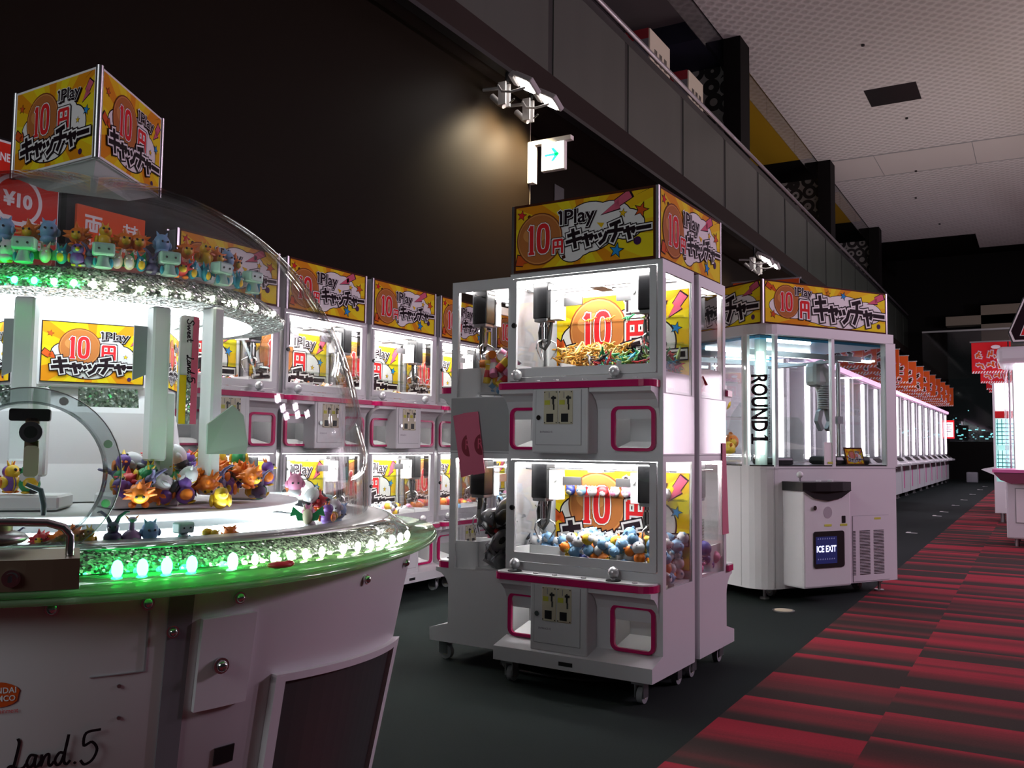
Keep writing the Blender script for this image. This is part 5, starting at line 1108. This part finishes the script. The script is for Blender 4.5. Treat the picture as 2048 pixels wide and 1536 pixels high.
# ------------------------------------------------------------------ far row of lit tall prize machines
PINK2 = mat('pink_strip', (.75, .16, .42), .35); LAV = mat('lavender_trim', (.70, .42, .62), .35)
def tall_machine():
    t = thing('tall_prize_machine', 'prototype', 'prize machine')
    W = .70
    m = MB(); m.box(-W, W, 0, .85, .12, .80, WHITE); m.build('cabinet', t)
    m = MB(); m.prism([(-.16, .78), (0, .92), (0, .78)], lambda u, v, d: (-W + .06 + d, u, v), 0, 2 * W - .12, WHITE); m.prism([(-.10, .845), (-.01, .925), (-.01, .90)], lambda u, v, d: (-W + .35 + d, u, v), 0, .8, BLACK); m.rbox(-W + .03, W - .03, -.20, -.02, .74, .80, WHITE, .02); m.build('control_panel', t)
    m = MB(); m.box(-.42, -.30, -.006, 0, .22, .78, PINK2); m.build('coin_strip', t)
    m = MB(); m.box(-W, W, .80, .85, .80, 2.30, WHITE2); m.box(-W, -W + .02, 0, .85, .80, 2.30, GREY); m.build('back_panel', t)
    for x in (-.67, .53):
        MB().rbox(x, x + .14, .04, .09, .95, 2.26, LED_P, .01, 1).build('light_tube', t)
    m = MB(); m.box(-W, W, 0, .85, 2.28, 2.34, LAV); m.box(-W, W, -.03, .0, 2.30, 2.37, mat('lavender_tube', (.9, .6, .85), .4, emit=.9, ecol=(1, .62, .92))); m.build('top_rail', t)
    MB().box(-W + .02, W, .005, .012, .93, 2.28, GLASS).build('glass_pane', t)
    m = MB()
    q = random.Random(5)
    for z in (1.15, 1.5, 1.85):
        m.box(-W + .03, W - .03, .5, .78, z, z + .01, ACRYL)
        for i in range(5): m.box(-.55 + .22 * i, -.55 + .22 * i + .15, .55, .7, z + .012, z + .2 + .08 * q.random(), q.choice([WHT, PINK, LAV, GRY, ORG, WHT]))
    m.build('prize_shelf', t)
    for x in (-.6, .6):
        m = MB(); m.cyl((x, .1, 0), (x, .1, .13), .02, STEEL, seg=8); m.cyl((x, .1, 0), (x, .1, .02), .045, STEEL, seg=10); m.build('levelling_foot', t)
    return t
NUM = ['first', 'second', 'third', 'fourth', 'fifth', 'sixth', 'seventh', 'eighth', 'ninth', 'tenth', 'eleventh', 'twelfth', 'thirteenth', 'fourteenth', 'fifteenth', 'sixteenth', 'seventeenth']
TM = tall_machine()
def zig_poster(mb, fr, W, H, base, c1, c2, seed):
    A = Art(mb, fr, (0, W, 0, H), .0015); A.poly([(0, 0), (W, 0), (W, H), (0, H)], base); A.up()
    for i in range(14):
        x = W * i / 14; A.poly([(x, 0), (x + W / 28, 0), (x + W / 14, H * .07), (x + W / 28, H * .07)], 'wht')
    A.up(); q = random.Random(seed); S = []
    for r, n in ((.60, 3), (.24, 3)):
        for i in range(n):
            cx, cy_ = W * (.22 + .28 * i), H * r; a = .105 * W; b = .12 * H
            for _ in range(4):
                x0, y0, x1, y1 = (q.uniform(-1, 1) for _ in range(4)); S.append(((cx + x0 * a, cy_ + y0 * b), (cx + x1 * a, cy_ + y1 * b)))
    A.strokes(S, W * .045, ((W * .035, c2), (W * .018, 'wht'), (0, c1)))
    A.ell((W * .62, H * .82), W * .12, H * .06, 'wht'); A.up()
for k in range(17):
    y = 9.2 + 1.5 * k
    o = TM if k == 0 else copy_tree(TM); o.location = (-2.70, y, 0); o.rotation_euler = (0, 0, PI / 2)
    o['label'] = NUM[k] + ' tall pink-lit prize machine of the long row, counted from behind the ice machine'; o['group'] = 'tall pink-lit machines'
PO = []
def hang_poster(name, label, group, X0, X1, Y, z0, z1, base, c1, c2, seed, ztop):
    t = thing(name, label, 'poster', (0, Y, 0), 0, group); W = X1 - X0; H = z1 - z0
    m = MB(); fr = lambda u, v, d: (X0 + u, -d, z0 + v); m.prism([(0, 0), (W, 0), (W, H), (0, H)], fr, -.01, 0, INK['wht']); zig_poster(m, fr, W, H, base, c1, c2, seed); m.build('printed_sheet', t)
    m = MB(); m.cyl((X1 - .03, .012, 0), (X1 - .03, .006, z1 + .01), .012, BLACK, seg=6) if ztop else m.cyl((X0 + .1, .01, z0), (X0 + .1, .01, 2.34), .012, BLACK, seg=6)
    m.cyl((X0 - .02, .004, z1), (X1 + .02, .004, z1), .012, STEEL, seg=6); m.build('support_rod', t); return t
for k in range(16):
    y = 11.2 + 1.5 * k
    hang_poster('hanging_poster', NUM[k] + ' orange poster above the long pink-lit row, counted from the ice machine', 'orange row posters', -3.32, -2.50, y, 2.56, 3.18, 'orr', 'brn', 'pnk', k % 4, 0)
for k, y in enumerate((13.13, 15.1, 16.75, 17.6)):
    hang_poster('hanging_poster', NUM[k] + ' red poster hanging in a file over the dark end of the aisle', 'red aisle posters', -.75, -.30, y, 2.09, 2.50, 'red', 'orr', 'pnk', 7, CZ if k == 0 else CZ)
t = thing('notice_board', 'white notice with a red border at the far end of the pink-lit row', 'notice', (0, 34.05, 0))
m = MB(); fr = lambda u, v, d: (-3.0 + u, -d, 1.48 + v); m.prism([(0, 0), (.48, 0), (.48, .62), (0, .62)], fr, -.02, 0, INK['red']); A = Art(m, fr, (0, .48, 0, .62), .002); A.poly([(.03, .05), (.45, .05), (.45, .55), (.03, .55)], 'wht'); A.up()
for j in range(5): A.poly([(.08, .46 - .055 * j), (.40 - .03 * (j % 3), .46 - .055 * j), (.40 - .03 * (j % 3), .475 - .055 * j), (.08, .475 - .055 * j)], 'pnk' if j % 2 else 'blk')
A.ell((.24, .14), .04, .05, 'blk'); A.up(); m.build('notice_sheet', t); m = MB(); m.cyl((-2.76, .01, 0), (-2.76, .01, 1.5), .02, BLACK); m.build('stand_pole', t)
# end of the hall: clear screen, cream bulkhead, city lights beyond the dark window
m = MB(); m.box(-2.9, -.4, 36.4, 37.0, 5.62, 5.95, mat('cream_bulkhead', (.26, .22, .16), .6)); m.box(-1.75, .5, 36.4, 37.0, 4.6, 6.3, mat('cream_bulkhead', (.26, .22, .16), .6)); struct(m.build('trim_4'))
m = MB(); m.box(-3.6, -.4, 35.4, 35.46, 5.28, 5.34, STEEL); m.box(-3.6, -.4, 35.42, 35.44, 3.6, 5.28, HANGGL); o = tag(m.build('hanging_screen'), 'dusty clear hanging screen with a pale top rail in front of the dark end wall', 'glass screen')
CITY = mat('city_light', (.3, .8, .8), .5, emit=2.5, ecol=(.35, .85, .85)); m = MB(); q = random.Random(9)
for i in range(70):
    x = q.uniform(-3.4, .6); z = 1.55 + abs(q.gauss(0, .45)); s = q.uniform(.015, .05); m.box(x, x + s * q.uniform(1, 3.5), 44, 44.1, z, z + s, CITY)
tag(m.build('city_lights'), 'specks of teal light beyond the dark end window', 'lights', kind='stuff')

# ------------------------------------------------------------------ machines cut by the edge of the aisle
t = CAP = thing('capsule_prize_machine', 'big glowing white rounded prize machine at the aisle side under a black sign', 'prize machine', (-.36, 11.9, 0))
m = MB(); m.rbox(0, 1.1, 0, 1.0, .09, .78, WHITE, .02); m.box(.10, .9, -.006, 0, .28, .66, WHITE2); m.box(.09, .91, -.003, 0, .27, .67, GREY); m.box(.22, .24, -.008, 0, .14, .22, GREY); m.build('cabinet', t)
m = MB(); m.prism([(-.12, .84), (1.1, .84), (1.1, .78), (.06, .72), (-.05, .76)], lambda u, v, d: (u, -.10 + d, v), 0, 1.0, mat('maroon_ledge', (.22, .03, .08), .3)); m.prism([(-.13, .845), (1.1, .845), (1.1, .88), (-.13, .88)], lambda u, v, d: (u, -.11 + d, v), 0, 1.0, PINK2); m.build('control_ledge', t)
m = MB(); pts = rrect(.0, 1.1, .0, .95, .12, 5); rg = []
for z, k in ((.88, 1), (1.4, 1.0), (1.9, .985), (2.05, .96), (2.12, .93)): rg.append([(.55 + (x - .55) * k, .475 + (y - .475) * k, z) for x, y in pts])
m.ring(rg, glass('bulb_cover', (.96, .90, .95), .10, .6, .08), True, (False, False)); m.build('clear_cover', t)
m = MB(); m.box(.12, 1.0, .35, .37, .88, 2.1, mat('glowing_panel', (1, 1, 1), .5, emit=3.2, ecol=(1, .93, .98))); m.box(.10, .12, .20, .9, .88, 2.1, mat('glowing_panel2', (1, 1, 1), .5, emit=2.2, ecol=(1, .93, .98))); m.build('lit_panel', t)
m = MB(); m.rbox(-.06, 1.15, -.06, 1.02, 2.10, 2.30, WHITE, .06, 3); m.build('cap', t)
m = MB(); fr = lambda u, v, d: (u, -d, v); sp_ = [(.10, 2.34), (1.0, 2.34), (1.05, 2.80), (.32, 2.92), (.22, 2.86), (.06, 2.46)]; m.prism(sp_, fr, -.2, .0, BLACK); A = Art(m, fr, (-1, 2, 0, 4), .002)
c0 = (.55, 2.62); A.poly([(c0[0] + (x - c0[0]) * .97, c0[1] + (y - c0[1]) * .95) for x, y in sp_], 'wht'); A.up(); A.poly([(c0[0] + (x - c0[0]) * .93, c0[1] + (y - c0[1]) * .88) for x, y in sp_], 'blk'); A.up()
for pl in ([(.18, 2.42), (.62, 2.40), (.62, 2.58), (.24, 2.58)], [(.26, 2.62), (.66, 2.62), (.68, 2.82), (.34, 2.84)]): A.poly(pl, 'wht'); A.lv += .5; A.poly([(c0[0] - .1 + (x - c0[0] + .1) * .95, (y - 2.62) * .96 + 2.62) for x, y in pl], 'red'); A.up()
m.build('black_sign', t)
for x, y in ((.1, .1), (.1, .85), (.9, .1)):
    m = MB(); m.cyl((x, y, 0), (x, y, .1), .025, STEEL, seg=8); m.build('levelling_foot', t)
t = thing('stacked_prize_machine', 'white machine with teal-lit grids behind the big glowing one', 'prize machine', (-.63, 15.8, 0))
m = MB(); m.box(0, .9, 0, .9, .14, .62, WHITE); m.box(0, .03, 0, .9, .62, 2.28, WHITE); m.box(0, .9, .5, .55, .62, 2.3, WHITE2); m.box(0, .9, 0, .55, 2.24, 2.32, PINK2); m.prism([(-.18, .80), (0, .72), (0, .84)], lambda u, v, d: (u, d, v), 0, .8, WHITE); m.build('cabinet', t)
m = MB(); m.box(.04, .9, .30, .32, 1.74, 2.22, mat('glowing_panel2', (1, 1, 1), .5)); m.build('lit_panel', t); m = MB(); m.box(.03, .9, -.01, .3, 1.60, 1.70, INK['red']); m.build('red_band', t)
TL = mat('teal_panel', (.2, .8, .75), .4, emit=1.5, ecol=(.45, 1, .93)); TG = mat('grid_dark', (.05, .25, .28), .4)
for z in (.70, 1.18):
    m = MB(); m.box(.04, .9, .10, .12, z, z + .40, TL)
    for i in range(9): m.box(.05 + .06 * i, .062 + .06 * i, .09, .10, z, z + .4, TG)
    for i in range(6): m.box(.04, .9, .088, .10, z + .06 * i + .02, z + .06 * i + .035, TG)
    m.build('lit_grid', t)
m = MB(); m.box(.14, .6, -.006, .0, .22, .50, WHITE2); m.box(.16, .40, -.01, -.004, .26, .48, mat('orange_flap', (.75, .10, .05), .4, emit=.25)); m.build('prize_flap', t)
for x in (.1, .8):
    m = MB(); m.cyl((x, .08, 0), (x, .08, .15), .03, STEEL, seg=8); m.build('levelling_foot', t)
t = thing('prize_machine', 'white lit machine standing at the far side of the aisle behind the teal-lit one', 'prize machine', (-.62, 18.0, 0)); m = MB(); m.box(0, .9, 0, 2.0, .1, .7, WHITE); m.box(0, .03, 0, 2.0, .7, 2.2, WHITE); m.build('cabinet', t)

CAP2 = copy_tree(CAP); CAP2.location = (.98, 12.0, 0); CAP2['label'] = 'unseen second glowing white prize machine added for its reflection in the central claw machine'  # added out of view so the claw machine's side reflects its glow
CAP3 = copy_tree(CAP); CAP3.location = (2.32, 12.1, 0); CAP3['label'] = 'unseen third glowing white prize machine added for its reflection in the central claw machine'  # also out of view, put in only to be reflected
# ------------------------------------------------------------------ bits on the floor
m = MB(); m.cyl((-1.529, 6.283, 0), (-1.529, 6.283, .006), .075, STEEL, seg=28); m.cyl((-1.529, 6.283, .006), (-1.529, 6.283, .008), .06, CREAM, seg=28); tag(m.build('floor_plate'), 'round metal floor plate on the dark carpet before the ice machine', 'floor plate')
for k, (x, y) in enumerate(((-1.499, 11.03 + 2), (-1.517, 16.61), (-1.507, 17.76), (-1.487, 19.97), (-1.488, 22.29), (-1.49, 25.2), (-1.49, 28.4), (-1.49, 31.0))):
    m = MB(); m.box(x - .07, x + .07, y - .03, y + .03, 0, .002, mat('white_tape', (.6, .6, .58), .6)); m.box(x - .07, x - .02, y + .03, y + .14, 0, .002, mat('white_tape', (.6, .6, .58), .6)); tag(m.build('floor_tape'), NUM[k] + ' white tape mark on the dark carpet, counted outward from the ice machine', 'tape mark', 'tape marks')
m = MB(); m.tube([(-2.05 + .06 * math.cos(t_ * .35) * (4 + t_ * .05), 4.0 + .05 * math.sin(t_ * .35) * 3, .012) for t_ in range(36)], .008, BLACKM, 6); tag(m.build('power_cord'), 'black power cord coiled under the central claw machine', 'cord')
m = MB(); m.rbox(-2.2, -1.85, 34.2, 34.5, 0, .35, MIDGREY, .03); tag(m.build('waste_bin'), 'dim bin on the floor at the far dark end of the hall', 'bin')
